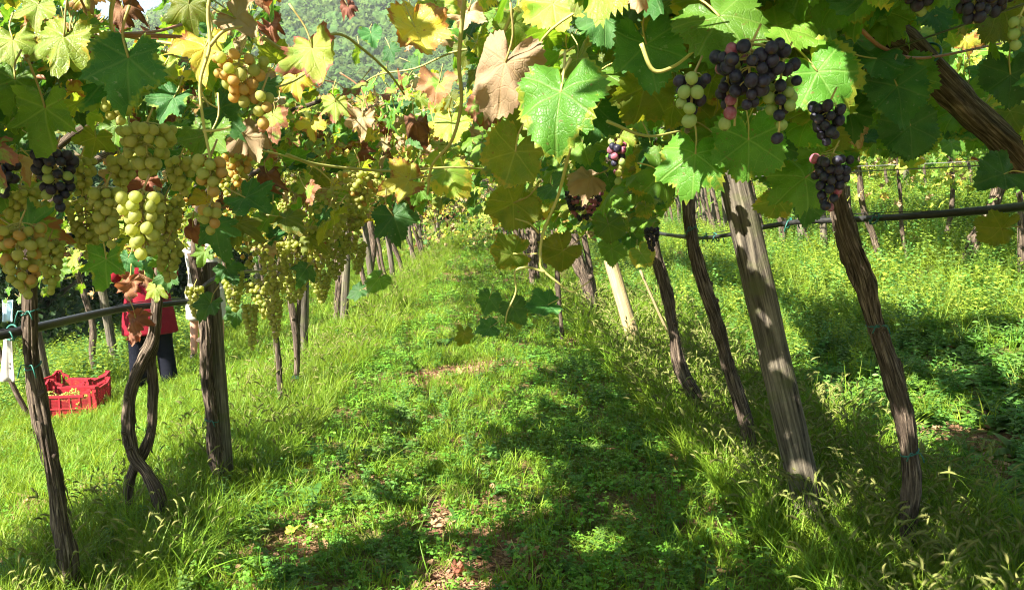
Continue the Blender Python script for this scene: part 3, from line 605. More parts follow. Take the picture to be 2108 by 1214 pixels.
for h_ in HERO:
    d_ = max(1.05, FPX * (.125 if h_[5] == 'l' else .135) / h_[2]); KEEP.append((h_[0], h_[1], h_[2] * .42, d_))
    if (h_[0], h_[1]) in SUNLIT_LEAVES: BRIGHT.append((at(h_[0], h_[1], d_), h_[2] * d_ / FPX * .5))
for b_ in WB + DB: KEEP.append((b_[0], b_[1] + b_[3] * .5, max(b_[2], b_[3]) * .42, FPX * .0172 / b_[4]))
BRIGHT.append((at(492, 160, 1.16), .06)); BRIGHT.append((at(292, 480, 1.07), .05)); BRIGHT.append((at(742, 390, 2.4), .08))
ARMZONE = [(1850, 60), (1960, 90), (2130, 260), (2130, 390), (1990, 300), (1880, 170)]
SLOPEVIEW = [(1930, 60), (2170, 60), (2170, 240), (2100, 230)]
def clear(p, r=.07):
    """keeps fill leaves from hiding the leaves, bunches and the arm that show in front"""
    px, py = proj(p); d = p[1]
    if d > .3:
        for hx, hy, hr, hd in KEEP:
            if d < hd + .06 and math.hypot(px - hx, py - hy) < hr + .45 * r * FPX / d: return False
        if d < 2.15 and inpoly(px, py, ARMZONE): return False
        if d < 3 and inpoly(px, py, SLOPEVIEW) and random.random() < .7: return False
    for c, cr_ in BRIGHT:
        v = Vector(p) - c; t = v.dot(SUN)
        if .03 < t < 2.5 and (v - SUN * t).length < cr_ + .03 and random.random() < .88: return False
    return True
FLECK = []
for _ in range(20):
    h_ = hit(random.uniform(620, 1500), random.uniform(760, 1200)); FLECK.append((h_.x, h_.y, random.uniform(.05, .15)))
for _ in range(8):
    h_ = hit(random.uniform(1500, 2100), random.uniform(680, 1200)); FLECK.append((h_.x, h_.y, random.uniform(.05, .13)))
for px_, py_, d_ in ((1545, 445, 3.72), (1580, 588, 3.72), (1636, 822, 3.72), (1797, 630, 3.35), (1866, 920, 3.35), (1470, 690, 4.5), (1435, 520, 4.5), (1390, 720, 5.5)): BRIGHT.append((at(px_, py_, d_), .01))
def shadow_px(p):
    q = Vector(p)
    for _ in range(3):
        q = Vector(p) - SUN * ((p[2] - gz(q.x, q.y) - .03) / SUN.z)
    return proj(q)
def lit(p):
    a, b = shadow_px(p)
    if any(inpoly(a, b, P_) for P_ in LIT): return True
    q = Vector(p) - SUN * ((p[2] - .02) / SUN.z); return any((q.x - fx) ** 2 + (q.y - fy) ** 2 < (fr + .04) ** 2 for fx, fy, fr in FLECK)
def ok(p, near=True):
    if near and p[1] < 13 and lit(p) and random.random() < .97: return False
    return ok2(p, near)
def ok2(p, near=True):
    px, py = proj(p); d = p[1]
    if d < 4 and not clear(p): return False
    if d > .2 and -100 < px < 2208 and py > -120:
        if near and py > np.interp(px, BX, BY) - 60 / max(d, 1) * .9: return False
        if d < 14 and inpoly(px, py, GAP) and random.random() > .03: return False
        if inpoly(px, py, SKYGAP) and random.random() > .02: return False
    return True
def frame(n, tip):
    n = n.normalized(); t = (tip - n * tip.dot(n)); t = t.normalized() if t.length > 1e-4 else n.orthogonal().normalized()
    x = t.cross(n); return Matrix((x, t, n)).transposed()
def nearest(row, p):
    return min((v for v in VINES if v['row'] == row), key=lambda v: abs(v['base'].y - p[1]) + .3 * abs(v['base'].x - p[0]))
MIX = dict(L=[('green', .30), ('deep', .26), ('lime', .16), ('olive', .1), ('yellow', .05), ('tan', .03), ('brown', .05), ('mixed', .05)],
           LF=[('green', .14), ('deep', .03), ('lime', .30), ('olive', .04), ('yellow', .14), ('tan', .19), ('brown', .06), ('mixed', .10)],
           R=[('green', .50), ('deep', .16), ('lime', .12), ('olive', .18), ('yellow', .02), ('tan', .01), ('mixed', .01)],
           R2=[('green', .40), ('lime', .34), ('olive', .1), ('yellow', .10), ('tan', .06)])
def pick(mx):
    r = random.random()
    for k, w in MIX[mx]:
        r -= w
        if r < 0: return k
    return MIX[mx][0][0]
NOBJ = 0
def put_leaf(v, p, Mr, s, shp, ty, as_obj, var=None):
    global NOBJ
    k = (shp, ty, random.randrange(NV) if var is None else var)
    if as_obj and v['n'] < 290:
        o = bpy.data.objects.new('leaf', LMESH[k]); col.objects.link(o); o.parent = v['o']
        o.matrix_parent_inverse = Matrix.Translation(-v['base'])
        M = Mr.to_4x4() @ Matrix.Diagonal((s, s, s, 1)); M.translation = p; o.matrix_world = M
        o.location, o.rotation_euler, o.scale = p, Mr.to_euler(), (s, s, s)
        v['n'] += 1; NOBJ += 1
    else: v['leaves'].append((Vector(p) - v['base'], Mr.to_euler(), s, LIDX[k]))
def fill(row, n, box, shape, mx, near=True, sm=(.055, .09), dens=None):
    c = 0; tries = 0
    while c < n and tries < n * 12:
        tries += 1
        p = box()
        if p is None or (p - CAM).length < .95 or not ok(p, near): continue
        nrm = SUN * .8 + Vector((0, 0, .1)) + Vector((random.gauss(0, .5), random.gauss(0, .5), random.gauss(0, .35)))
        tip = Vector((random.gauss(0, .6), random.gauss(0, .6), -.75))
        px, py = proj(p); vis = -60 < px < 2168 and -60 < py < 1214 and .3 < p.y < 4.4
        put_leaf(nearest(row, p), p, frame(nrm, tip), random.uniform(*sm), shape, pick(mx(p) if callable(mx) else mx), vis); c += 1
def boxL(y0, y1):
    def f():
        y = random.uniform(y0, y1); u = random.random()          # u: 0 at the row, 1 at the lane edge
        x = -2.3 - .02 * y + u * 1.9
        z = 1.72 + .42 * u + random.gauss(0, .13 if y < 3 else .20)
        if random.random() < .38: z -= abs(random.gauss(0, .24))
        if z < 1.2: return None
        return Vector((x, y, z + .008 * max(0, y - 6) + gz(-1, y)))
    return f
def boxR(y0, y1):
    def f():
        y = random.uniform(y0, y1); u = random.random()
        x = 2.8 - .07 * max(0, y - 4) - u * (2.75 if y < 5 else 2.3)
        z = 1.74 + .40 * u + random.gauss(0, .13)
        if random.random() < .35: z -= abs(random.gauss(0, .22))
        return Vector((x, y, z + .008 * max(0, y - 6) + gz(1, y)))
    return f
def boxG(xc, y0, y1, w=2.6):
    def f():
        y = random.uniform(y0, y1); x = xc + random.uniform(-.55, .5) * w; z = gz(xc, y) + 1.85 + random.gauss(0, .2)
        if random.random() < .3: z -= abs(random.gauss(0, .3))
        return Vector((x, y, z))
    return f
farL = lambda p: 'LF' if p.y > 3.2 else 'L'
fill('L', 520, boxL(1.0, 3.0), 'lobed', farL); fill('L', 520, boxL(3.0, 6.0), 'lobed', farL); fill('L', 1700, boxL(6.0, 14), 'lobed', farL); fill('L', 2200, boxL(14, 31), 'lobed', farL, sm=(.07, .11))
fill('L', 160, boxL(-1.2, 1.0), 'lobed', 'L')  # leaves mostly out of view around the camera, added for their shade
fill('R', 520, boxR(1.0, 3.0), 'round', 'R'); fill('R', 1000, boxR(3.0, 6.0), 'round', 'R'); fill('R', 1700, boxR(6.0, 14), 'round', lambda p: 'R2' if p.y > 9 else 'R'); fill('R', 2200, boxR(14, 32), 'lobed', 'LF', sm=(.07, .11))
fill('R', 150, boxR(-1.0, 1.0), 'round', 'R')  # same for the right row: mostly unseen leaves added to cast shade
fill('R2', 4800, boxG(4.9, 4.4, 14), 'lobed', 'R2', False); fill('R2', 1300, boxG(4.7, 14, 28), 'lobed', 'R2', False, (.07, .11))
fill('R3', 2400, boxG(8.4, 8, 26), 'lobed', 'R2', False, (.07, .11))
fill('L2', 2200, boxG(-4.9, 7.0, 26, 2.4), 'lobed', 'R2', False, (.06, .10))

# foliage that closes the canopy over the near rows
def boxP(poly, d0, d1):
    x0, x1 = min(q[0] for q in poly), max(q[0] for q in poly); y0, y1 = min(q[1] for q in poly), max(q[1] for q in poly)
    def f():
        px, py = random.uniform(x0, x1), random.uniform(y0, y1)
        if not inpoly(px, py, poly): return None
        p = at(px, py, random.uniform(d0, d1)); return p if 1.25 < p.z < 2.75 else None
    return f
LP = [(-60, -60), (560, -60), (600, 230), (560, 330), (700, 400), (760, 470), (640, 560), (420, 480), (330, 540), (-60, 540)]
RP = [(880, -60), (2170, -60), (2170, 300), (1750, 300), (1480, 330), (1350, 420), (1150, 440), (960, 300)]
fill('L', 330, boxP(LP, 1.7, 3.4), 'lobed', 'L', sm=(.05, .085)); fill('R', 520, boxP(RP, 1.5, 3.6), 'round', 'R', sm=(.045, .085))
fill('L', 160, boxP([(560, 200), (900, 210), (960, 400), (760, 430), (560, 330)], 2.6, 5), 'lobed', 'LF', sm=(.05, .085))
# extra leaves added to throw shade on chosen ground under the rows
SHADE = [[(1060, 760), (1500, 700), (1700, 820), (1850, 960), (2300, 960), (2300, 1400), (1000, 1400), (1040, 1090), (1200, 1040), (1220, 940), (1090, 900)], [(450, 900), (860, 840), (900, 950), (800, 960), (540, 990), (400, 1214), (0, 1214), (120, 1080), (330, 1000)], [(1860, 660), (2108, 660), (2108, 690), (1980, 700), (2080, 800), (2108, 860), (1900, 780), (1720, 780), (1700, 660)], [(960, 500), (1080, 560), (1180, 690), (1060, 690), (940, 720)], [(700, 1120), (860, 1110), (900, 1214), (600, 1214)]]
def boxS(poly):
    x0, x1 = min(q[0] for q in poly), max(q[0] for q in poly); y0, y1 = min(q[1] for q in poly), max(q[1] for q in poly)
    def f():
        px, py = random.uniform(x0, x1), random.uniform(y0, y1)
        if not inpoly(px, py, poly): return None
        q = hit(px, py); p = q + SUN * (random.uniform(1.8, 2.35) / SUN.z)
        if (-.3 < p.x < .15 and p.y < 5): return None
        return p
    return f
for P_, n in zip(SHADE, (1500, 560, 260, 100, 160)):
    b_ = boxS(P_); c_ = 0
    for _ in range(n * 4):
        p = b_()
        if p is None or (p - CAM).length < .95 or not ok2(p) or (lit(p) and random.random() < .9): continue
        row = 'L' if p.x < 0 else 'R'; px, py = proj(p); vis = -60 < px < 2168 and -60 < py < 1214 and .3 < p.y < 4.4
        put_leaf(nearest(row, p), p, frame(SUN + Vector((random.gauss(0, .35), random.gauss(0, .35), random.gauss(0, .3))), Vector((random.gauss(0, .6), random.gauss(0, .6), -.75))), random.uniform(.06, .09), 'lobed' if row == 'L' else 'round', pick('L' if row == 'L' else 'R'), vis); c_ += 1
        if c_ >= n: break

def shade_at(q, h0=1.85, h1=2.4, s=(.06, .09), tl=None):
    """one canopy leaf on the sun's path to the point q"""
    t = tl if tl else (random.uniform(h0, h1) - q.z) / SUN.z
    p = q + SUN * t + Vector((random.gauss(0, .02), random.gauss(0, .02), 0))
    if (p - CAM).length < .9 or not ok2(p) or (lit(p) and random.random() < .85): return
    row = 'L' if p.x < -.1 else 'R'; px, py = proj(p); vis = -60 < px < 2168 and -60 < py < 1214 and .3 < p.y < 4.4
    put_leaf(nearest(row, p), p, frame(SUN + Vector((random.gauss(0, .3), random.gauss(0, .3), random.gauss(0, .25))), Vector((random.gauss(0, .6), random.gauss(0, .6), -.75))), random.uniform(*s), 'lobed' if row == 'L' else 'round', pick('L' if row == 'L' else 'R'), vis)
for a_, b_, dd, n in (((1510, 330), (1570, 620), 3.75, 90), ((1510, 360), (1690, 1060), 3.75, 46), ((1720, 400), (1876, 1000), 3.4, 40), ((1420, 470), (1560, 960), 4.6, 22), ((1350, 520), (1480, 870), 5.6, 18), ((425, 600), (460, 950), 4.2, 26), ((310, 620), (290, 1060), 3.75, 24), ((1190, 520), (1236, 660), 9, 8)):
    for _ in range(n):
        t = random.random(); shade_at(at(a_[0] + (b_[0] - a_[0]) * t + random.gauss(0, 12), a_[1] + (b_[1] - a_[1]) * t, dd))
for _ in range(170): shade_at(at(random.uniform(1200, 2150), random.uniform(-40, 300), random.uniform(1.2, 2.2)), tl=random.uniform(.3, .8))
for _ in range(120): shade_at(at(random.uniform(-40, 420), random.uniform(180, 560), random.uniform(1.2, 1.8)), tl=random.uniform(.15, .45), s=(.05, .075))
for _ in range(70): shade_at(at(random.uniform(480, 760), random.uniform(400, 640), random.uniform(2.2, 3.0)), tl=random.uniform(.15, .5), s=(.05, .075))
# unseen leaves above and behind the camera, added to block sky light
def boxO():
    y = random.uniform(-3.5, 2.6); x = random.uniform(-3.4, 3.4); return None if -.25 < x < .1 and y > -1 else Vector((x, y, 2.15 + .12 * abs(x) * 0 + random.uniform(0, .45)))
def above(p):
    px, py = proj(p); return py < -70 or p.y < .3 or px < -80 or px > 2190
c_ = 0
while c_ < 1500:
    p = boxO()
    if p is None: continue
    c_ += 1
    if not above(p) or (p - CAM).length < .8 or not ok(p): continue
    row = 'L' if p.x < 0 else 'R'
    put_leaf(nearest(row, p), p, frame(SUN * .4 + Vector((random.gauss(0, .3), random.gauss(0, .3), .8)), Vector((random.gauss(0, 1), random.gauss(0, 1), -.4))), random.uniform(.07, .10), 'lobed' if row == 'L' else 'round', pick('L' if row == 'L' else 'R'), False)
# small leaves and shoots filling the middle distance
fill('R', 260, boxP([(880, 200), (1180, 200), (1340, 330), (1340, 470), (1050, 450), (900, 420)], 3.0, 6.5), 'round', 'R2', sm=(.045, .08))
fill('L', 220, boxP([(560, 240), (880, 220), (900, 420), (760, 460), (560, 420)], 3.0, 7.0), 'lobed', 'LF', sm=(.045, .08))
fill('R', 260, boxP([(1150, 370), (1390, 370), (1370, 545), (1260, 565), (1160, 500)], 4.6, 8.0), 'round', 'R', sm=(.04, .075))
# foliage closing the far end of the lane
def boxE():
    x = random.uniform(-3.4, 1.6); y = random.uniform(20, 26); return Vector((x, y, gz(x, y) + .1 + 2.5 * random.random() ** .8))
fill('L', 1800, boxE, 'lobed', lambda p: random.choice(['LF', 'R2', 'L']), False, (.08, .13))
def boxH():
    y = random.uniform(9, 21); s_ = random.random() < .5; x = (-1.6 - .02 * y + random.uniform(-.2, .9)) if s_ else (1.5 - .07 * (y - 4) + random.uniform(-.8, .4)); return Vector((x, y, gz(x, y) + random.uniform(1.15, 2.2)))
fill('L', 420, boxH, 'lobed', 'LF', False, (.05, .09))
def boxD():
    y = random.uniform(6.5, 15); x = 4.9 + random.gauss(0, .5); k = noise.noise((x * .7, y * .9, 3)); return Vector((x, y, gz(x, y) + random.uniform(.9, 1.8))) if k > .08 else None
fill('R2', 420, boxD, 'lobed', 'R2', False, (.05, .085))

# leaves that can be picked out in the photograph: px, py, width px, tip angle in the picture, kind, shape, tilt to right, tilt up
for i, (px, py, w, ang, ty, sh, tx, ty_) in enumerate(HERO):
    shp = 'lobed' if sh == 'l' else 'round'
    d = max(1.05, FPX * (.125 if sh == 'l' else .135) / w); s = w * d / FPX / 1.55
    tip = RT * math.cos(R(ang)) + UP * math.sin(R(ang))
    nrm = -FW + RT * tx + UP * ty_ + Vector((random.gauss(0, .1), random.gauss(0, .1), random.gauss(0, .1)))
    Mr = frame(nrm, tip - FW * random.uniform(-.15, .15)); p = at(px, py, d) - (Mr @ Vector((0, .2, 0))) * s
    row = 'L' if (px < 880 or (px < 1000 and sh == 'l')) else 'R'
    put_leaf(nearest(row, p), p, Mr, s, shp, ty, True)

# canes: hand-drawn ones and a few behind them
def cane(row, pp, r, mat=None, d=None):
    P3 = [at(q[0], q[1], q[2] if len(q) > 2 else d) for q in pp]; v = nearest(row, P3[0]); mb = MB()
    tube(mb, P3, [r * (1 - .4 * i / (len(P3) - 1)) for i in range(len(P3))], 7, 6, .06, seed=len(v['leaves'])); link('cane', mb.mesh('cane', mat or M_CANE), v['o'])
cane('L', [(436, -40), (428, 30), (432, 95), (412, 170), (418, 250), (432, 330), (428, 400)], .003, d=1.16)
cane('L', [(432, 95), (460, 65), (500, 55)], .003, d=1.16); cane('L', [(418, 270), (450, 268), (475, 262)], .0025, d=1.16)
cane('L', [(170, 74), (260, 73), (345, 75), (420, 82)], .0055, M_CANER, d=1.5); cane('L', [(240, -30), (228, 30), (232, 70)], .0045, d=1.45)
cane('L', [(545, 80, 1.7), (600, 105, 1.8), (690, 70, 1.9), (745, 100, 2), (800, 150, 2.1), (832, 195, 2.2)], .0045)
cane('L', [(590, 318, 2.1), (650, 338, 2.2), (760, 350, 2.3), (820, 352, 2.35), (920, 345, 2.4), (1000, 348, 2.45)], .0048, M_CANE)
cane('L', [(430, 300, 1.8), (540, 310, 2), (640, 340, 2.2), (690, 380, 2.3)], .003); cane('L', [(0, 145), (90, 160), (180, 172), (240, 178)], .006, M_CANER, d=1.7)
cane('L', [(520, 190, 2), (600, 170, 2.1), (660, 130, 2.2)], .003, M_CANE); cane('L', [(700, 150, 2.6), (740, 180, 2.6), (760, 230, 2.6)], .003, M_CANER)
cane('R', [(960, -30, 1.5), (945, 120, 1.55), (950, 210, 1.6), (930, 290, 1.65), (890, 340, 1.7), (880, 400, 1.75)], .0045, M_CANE)
cane('R', [(1055, 20, 1.4), (1040, 60, 1.4), (1020, 95, 1.42)], .004); cane('R', [(1175, 120), (1160, 150), (1150, 175)], .003, d=1.15)
cane('R', [(1540, 80), (1520, 150), (1515, 215), (1512, 260)], .0028, d=1.12); cane('R', [(1320, 90), (1345, 145), (1390, 135), (1440, 95)], .0035, d=1.2)
cane('R', [(1175, 300, 1.75), (1150, 400, 1.8), (1118, 480, 1.8), (1112, 540, 1.8), (1122, 560, 1.8), (1160, 590, 1.8)], .004, M_CANE)
cane('R', [(1122, 560), (1085, 550), (1060, 560), (1062, 600), (1045, 640), (1040, 665)], .003, d=1.8); cane('R', [(1110, 480), (1090, 460), (1060, 450)], .0028, d=1.8)
cane('R', [(1160, 590), (1180, 600), (1215, 578)], .002, M_CANE, d=1.8); cane('R', [(1250, 250, 1.3), (1330, 280, 1.35), (1400, 270, 1.4)], .003)
cane('R', [(1770, 60, 1.6), (1820, 100, 1.7), (1900, 120, 1.8), (2060, 90, 2.0)], .0045, M_CANER); cane('R', [(2000, 325), (2040, 335), (2100, 330)], .004, M_CANER, d=2.2)
for k in range(60):
    left = k % 2 == 0; bx = (boxL if left else boxR)(1.2, 7)
    p = bx()
    if p is None or not ok(p): continue
    row = 'L' if left else 'R'; v = nearest(row, p); mb = MB(); q = p.copy(); P3 = [q.copy()]; dr = Vector((random.gauss(0, 1), random.gauss(0, 1), random.gauss(0, .4))).normalized()
    for _ in range(5):
        dr = (dr + Vector((random.gauss(0, .35), random.gauss(0, .35), random.gauss(-.05, .25)))).normalized(); q = q + dr * .13; P3.append(q.copy())
    if all((x - CAM).length > 1.0 for x in P3):
        tube(mb, P3, [.004, .0038, .0035, .003, .0027, .002], 6, 4, .05); link('cane', mb.mesh('cane', random.choice([M_CANE, M_CANE, M_CANER])), v['o'])
for v in VINES:
    if v['leaves']:
        o = scatter('foliage', v['leaves'], leafcoll, v['o']); o.location = v['base']

# ------------------------------------------------------------------ grape bunches
IV, IF = ico(3); IV2, IF2 = ico(2)
def berry_mesh(mat, name):
    mb = MB(); mb.add([Vector((v.x * .97, v.y * .97, v.z * 1.03)) for v in IV], IF, 0, IV); return mb.mesh(name, mat)
BM = {k: berry_mesh(m, 'grape') for k, m in dict(w=M_GW, y=M_GY, d=M_GD, p=M_GP, g=M_GG).items()}
MAT = dict(w=M_GW, y=M_GY, d=M_GD, p=M_GP, g=M_GG)
def bunch_points(w, h, r, n, rr, loose=1.):
    P = []
    for _ in range(n * 60):
        if len(P) >= n: break
        t = rr.random() ** 1.25; a = rr.uniform(0, 6.28); prof = (1 - t ** 1.6) * .9 + .12
        q = math.sqrt(rr.uniform(.45, 1)) * prof * w / 2; p = Vector((math.cos(a) * q, math.sin(a) * q, -t * h))
        if all((p - x).length > 1.5 * r * loose for x, _ in P): P.append((p, r * rr.uniform(.82, 1.08)))
    return P
def bunch(row, px, py, wpx, hpx, bpx, kinds, as_obj=True, loose=1., n=None, bd=.0172, seed=0, dmul=1.):
    """px,py: top centre; bpx: berry diameter in pixels -> depth."""
    rr = random.Random(seed * 7 + px); d = FPX * bd / bpx * dmul; top = at(px, py, d); k = d / FPX; r = bpx * k / 2
    n = n or int(min(90, 2.3 * wpx * hpx * .62 / (bpx * bpx) + 6)); v = nearest(row, top)
    pts = bunch_points(wpx * k - r, hpx * k - r, r, n, rr, loose)
    mb = MB(); tube(mb, [top + Vector((.012, 0, .03)), top, top + Vector((0, 0, -hpx * k * .45)), top + Vector((0, 0, -hpx * k * .85))], [.0014, .0018, .0016, .0012], 6, 3)
    for p, _ in pts[::1 if as_obj else 4]:
        ax = top + Vector((0, 0, p.z * .92 + .01)); tube(mb, [ax, (ax + top + p) * .5 + Vector((0, 0, .003)), top + p], [.0013, .001, .001], 4, 1, cap=False)
    if as_obj:
        st = link('grape_bunch', mb.mesh('bunch_stalk', M_PET), v['o']); st['base'] = (0, 0, 0)
        for p, br in pts:
            o = bpy.data.objects.new('grape', BM[rr.choice(kinds)]); col.objects.link(o); o.parent = st
            o.matrix_parent_inverse = (Matrix.Translation(v['base']) @ st.matrix_parent_inverse).inverted()
            o.location = top + p; o.scale = (br * rr.uniform(.93, 1.05), br * rr.uniform(.93, 1.05), br * rr.uniform(.95, 1.1)); o.rotation_euler = (rr.gauss(0, .5), rr.gauss(0, .5), rr.uniform(0, 6.28))
    else:
        ks = sorted(set(kinds)); mats = [MAT[q] for q in ks] + [M_PET]; mb.m = [len(ks)] * len(mb.m)
        for p, br in pts: mb.add([top + p + q * br for q in IV2], IF2, ks.index(rr.choice(kinds)), [q + Vector((br * 3e4 % 7, 0, 0)) * 0 for q in IV2])
        link('grape_bunch', mb.mesh('grape_bunch', mats), v['o'])
for i, (px, py, w, h, b, k) in enumerate(WB): bunch('L', px, py, w, h, b, k, True, seed=i)
bunch('L', 112, 318, 90, 120, 22, 'dddddg', True, seed=31); bunch('L', 5, 340, 60, 70, 22, 'd', True, seed=32)
MBN = [(742, 355, 90, 75, 11.5, 'wwy'), (680, 390, 120, 110, 10.5, 'w'), (718, 430, 80, 90, 9.5, 'w'), (640, 470, 110, 110, 10, 'w'), (610, 500, 80, 120, 10, 'w'), (560, 500, 80, 120, 10.5, 'w'), (545, 580, 80, 80, 9.5, 'w'), (690, 500, 60, 80, 9, 'w'), (735, 500, 40, 70, 8, 'w'), (515, 630, 34, 100, 10, 'w'), (565, 620, 34, 90, 10, 'w'), (660, 560, 50, 70, 8.5, 'w'), (600, 570, 70, 60, 9, 'w'), (400, 590, 40, 70, 9, 'w'), (480, 560, 50, 90, 9.5, 'w')]
for i, (px, py, w, h, b, k) in enumerate(MBN): bunch('L', px, py, w, h, b, k, i < 7, seed=50 + i)
for i, (px, py, w, h, b, k, lo) in enumerate(DB): bunch('R', px, py, w, h, b, k, True, lo, seed=80 + i)
for i in range(46):
    y = random.uniform(2.3, 9); p = Vector((random.uniform(-1.5, -.72) - .03 * y, y, random.uniform(1.48, 1.82)))
    px, py = proj(p - Vector((0, 0, .22)))
    if py > np.interp(px, BX, BY) - 6 or not clear(p, .12): continue
    px, py = proj(p); b = FPX * .0172 / y; bunch('L', px, py, b * random.uniform(6, 9), b * random.uniform(9, 13), b, 'wwwwy', False, seed=220 + i, n=48)
for i in range(26):
    p = boxR(3, 12)()
    if i % 2: p = boxL(4, 12)()
    if p is None or not ok(p - Vector((0, 0, .3))): continue
    px, py = proj(p - Vector((0, 0, .12))); b = FPX * .0172 / p.y; bunch('L' if i % 2 else 'R', px, py, b * 7, b * 9, b, 'w' if i % 2 else 'dddp', False, seed=120 + i, n=36)

# ------------------------------------------------------------------ ground cover
M_GRASS = simple('grass_blade', (.11, .22, .014), .5, .25, c2=(.23, .32, .032), nscale=3., var=.35, trans=.35, tcol=(1.7, 1.5, .6))
M_GRASSY = simple('pale_grass_blade', (.17, .29, .03), .55, .2, c2=(.29, .35, .055), nscale=3., var=.3, trans=.4, tcol=(1.5, 1.4, .7))
M_CLOVER = simple('clover_leaf', (.09, .23, .022), .5, .3, c2=(.16, .31, .035), nscale=4., var=.35, trans=.3, tcol=(1.8, 1.6, .6))
M_BROAD = simple('broad_weed_leaf', (.07, .18, .035), .5, .3, c2=(.14, .26, .05), nscale=4., var=.35, trans=.3, tcol=(1.8, 1.6, .6))
M_SEED = simple('foxtail_head', (.155, .20, .05), .7, .1, c2=(.25, .25, .085), nscale=20., var=.25, trans=.3, tcol=(1.4, 1.3, .8))
M_DRY = simple('dry_litter', (.42, .28, .17), .8, .1, c2=(.27, .15, .08), nscale=6., var=.35, trans=.15)
def blade(mb, r_, x, y, h, w, lean, m=0, seg=4):
    a = r_.uniform(0, 6.28); dx, dy = math.cos(a), math.sin(a); wx, wy = -dy, dx; V = []
    for i in range(seg + 1):
        t = i / seg; o = lean * h * t * t; z = h * (t - .35 * lean * t * t); ww = w * (1 - t ** 1.8) + .0003
        V += [(x + dx * o - wx * ww, y + dy * o - wy * ww, z), (x + dx * o + wx * ww, y + dy * o + wy * ww, z)]
    mb.add(V, [(2 * i, 2 * i + 1, 2 * i + 3, 2 * i + 2) for i in range(seg)], m); return V[-1]
def grass_clump(seed, n, h, rad, w, mat, lean=(.2, 1.)):
    r_ = random.Random(seed); mb = MB()
    for _ in range(n):
        a, q = r_.uniform(0, 6.28), rad * math.sqrt(r_.random()); blade(mb, r_, math.cos(a) * q, math.sin(a) * q, h * r_.uniform(.45, 1.15), w * r_.uniform(.6, 1.2), r_.uniform(*lean))
    return mb.mesh('grass_clump', mat)
def oval(mb, c, d, nrm, L, w, m=0, cup=.15):
    d = d.normalized(); n = nrm.normalized(); s = d.cross(n).normalized(); V = []; rows = [(0, .05), (.25, .75), (.55, 1), (.82, .7), (1, .04)]
    for t, ww in rows:
        b = c + d * L * t - n * cup * L * t * t
        V += [b - s * w * ww + n * w * ww * .3, b, b + s * w * ww + n * w * ww * .3]
    F = []
    for i in range(4):
        for k in (0, 1): F.append((3 * i + k, 3 * i + k + 1, 3 * i + 4 + k, 3 * i + 3 + k))
    mb.add(V, F, m)
def clover_clump(seed, n, h, rad, ls):
    r_ = random.Random(seed); mb = MB()
    for _ in range(n):
        a, q = r_.uniform(0, 6.28), rad * math.sqrt(r_.random()); z = h * r_.uniform(.35, 1.1); c = Vector((math.cos(a) * q, math.sin(a) * q, z))
        nn = Vector((r_.gauss(0, .35), r_.gauss(0, .35), 1)); a0 = r_.uniform(0, 6.28); s = ls * r_.uniform(.7, 1.3)
        for k in range(3):
            an = a0 + k * 2.094; oval(mb, c, Vector((math.cos(an), math.sin(an), r_.uniform(-.2, .1))), nn, s, s * .42)
        tube(mb, [c * .75 - Vector((0, 0, z * .75)), c], [.0012, .001], 3, 1, cap=False)
    return mb.mesh('clover_clump', M_CLOVER)
def rosette(seed, n, L):
    r_ = random.Random(seed); mb = MB()
    for k in range(n):
        a = k * 2.4 + r_.uniform(-.3, .3); el = r_.uniform(.15, .9); d = Vector((math.cos(a), math.sin(a), el)); oval(mb, Vector((0, 0, .005)), d, Vector((-math.cos(a) * el, -math.sin(a) * el, 1)), L * r_.uniform(.6, 1.2), L * .2 * r_.uniform(.8, 1.3), cup=.5)
    return mb.mesh('weed_rosette', M_BROAD)
def sprig(seed, h, mat, ls):
    r_ = random.Random(seed); mb = MB()
    for s in range(r_.randint(2, 4)):
        a = r_.uniform(0, 6.28); ln = r_.uniform(.1, .5); tip = Vector((math.cos(a) * ln * h, math.sin(a) * ln * h, h * r_.uniform(.7, 1.1))); tube(mb, [(0, 0, 0), tip * .5 + Vector((0, 0, h * .06)), tip], [.002, .0016, .001], 4, 2, cap=False)
        for i in range(11):
            t = .2 + .8 * i / 10; c = tip * t + Vector((0, 0, h * .12 * t * (1 - t))); an = i * 2.4 + s
            oval(mb, c, Vector((math.cos(an), math.sin(an), r_.uniform(-.1, .5))), Vector((r_.gauss(0, .3), r_.gauss(0, .3), 1)), ls * (1.15 - .6 * t) * r_.uniform(.8, 1.2), ls * .28 * (1.15 - .6 * t))
    return mb.mesh('weed_sprig', mat)
def foxtail(mb, r_, x, y, h, lean, m_stem=0, m_seed=1):
    a = r_.uniform(0, 6.28); dx, dy = math.cos(a), math.sin(a); L = h * r_.uniform(.85, 1.1)
    pts = [Vector((x + dx * lean * L * t * t, y + dy * lean * L * t * t, L * (t - .3 * lean * t * t))) for t in (0, .35, .7, 1)]
    tube(mb, pts, [.0016, .0014, .0012, .001], 4, 2, m=m_stem, cap=False)
    d = (pts[3] - pts[2]).normalized(); hl = r_.uniform(.028, .055); q = pts[3]; P = [q, q + d * hl * .5 + Vector((dx, dy, -.3)) * hl * .06, q + d * hl + Vector((dx, dy, -.9)) * hl * .28]
    tube(mb, P, [.0035, .0052, .0018], 6, 3, m=m_seed)
    for k in range(34):
        t = r_.random(); c = P[0].lerp(P[1], t * 2) if t < .5 else P[1].lerp(P[2], t * 2 - 1); v = (Vector((r_.gauss(0, 1), r_.gauss(0, 1), r_.gauss(0, 1))) + d * .8).normalized(); s = v.orthogonal() * .0012
        mb.add([c + s, c - s, c + v * r_.uniform(.008, .013)], [(0, 1, 2)], m_seed)
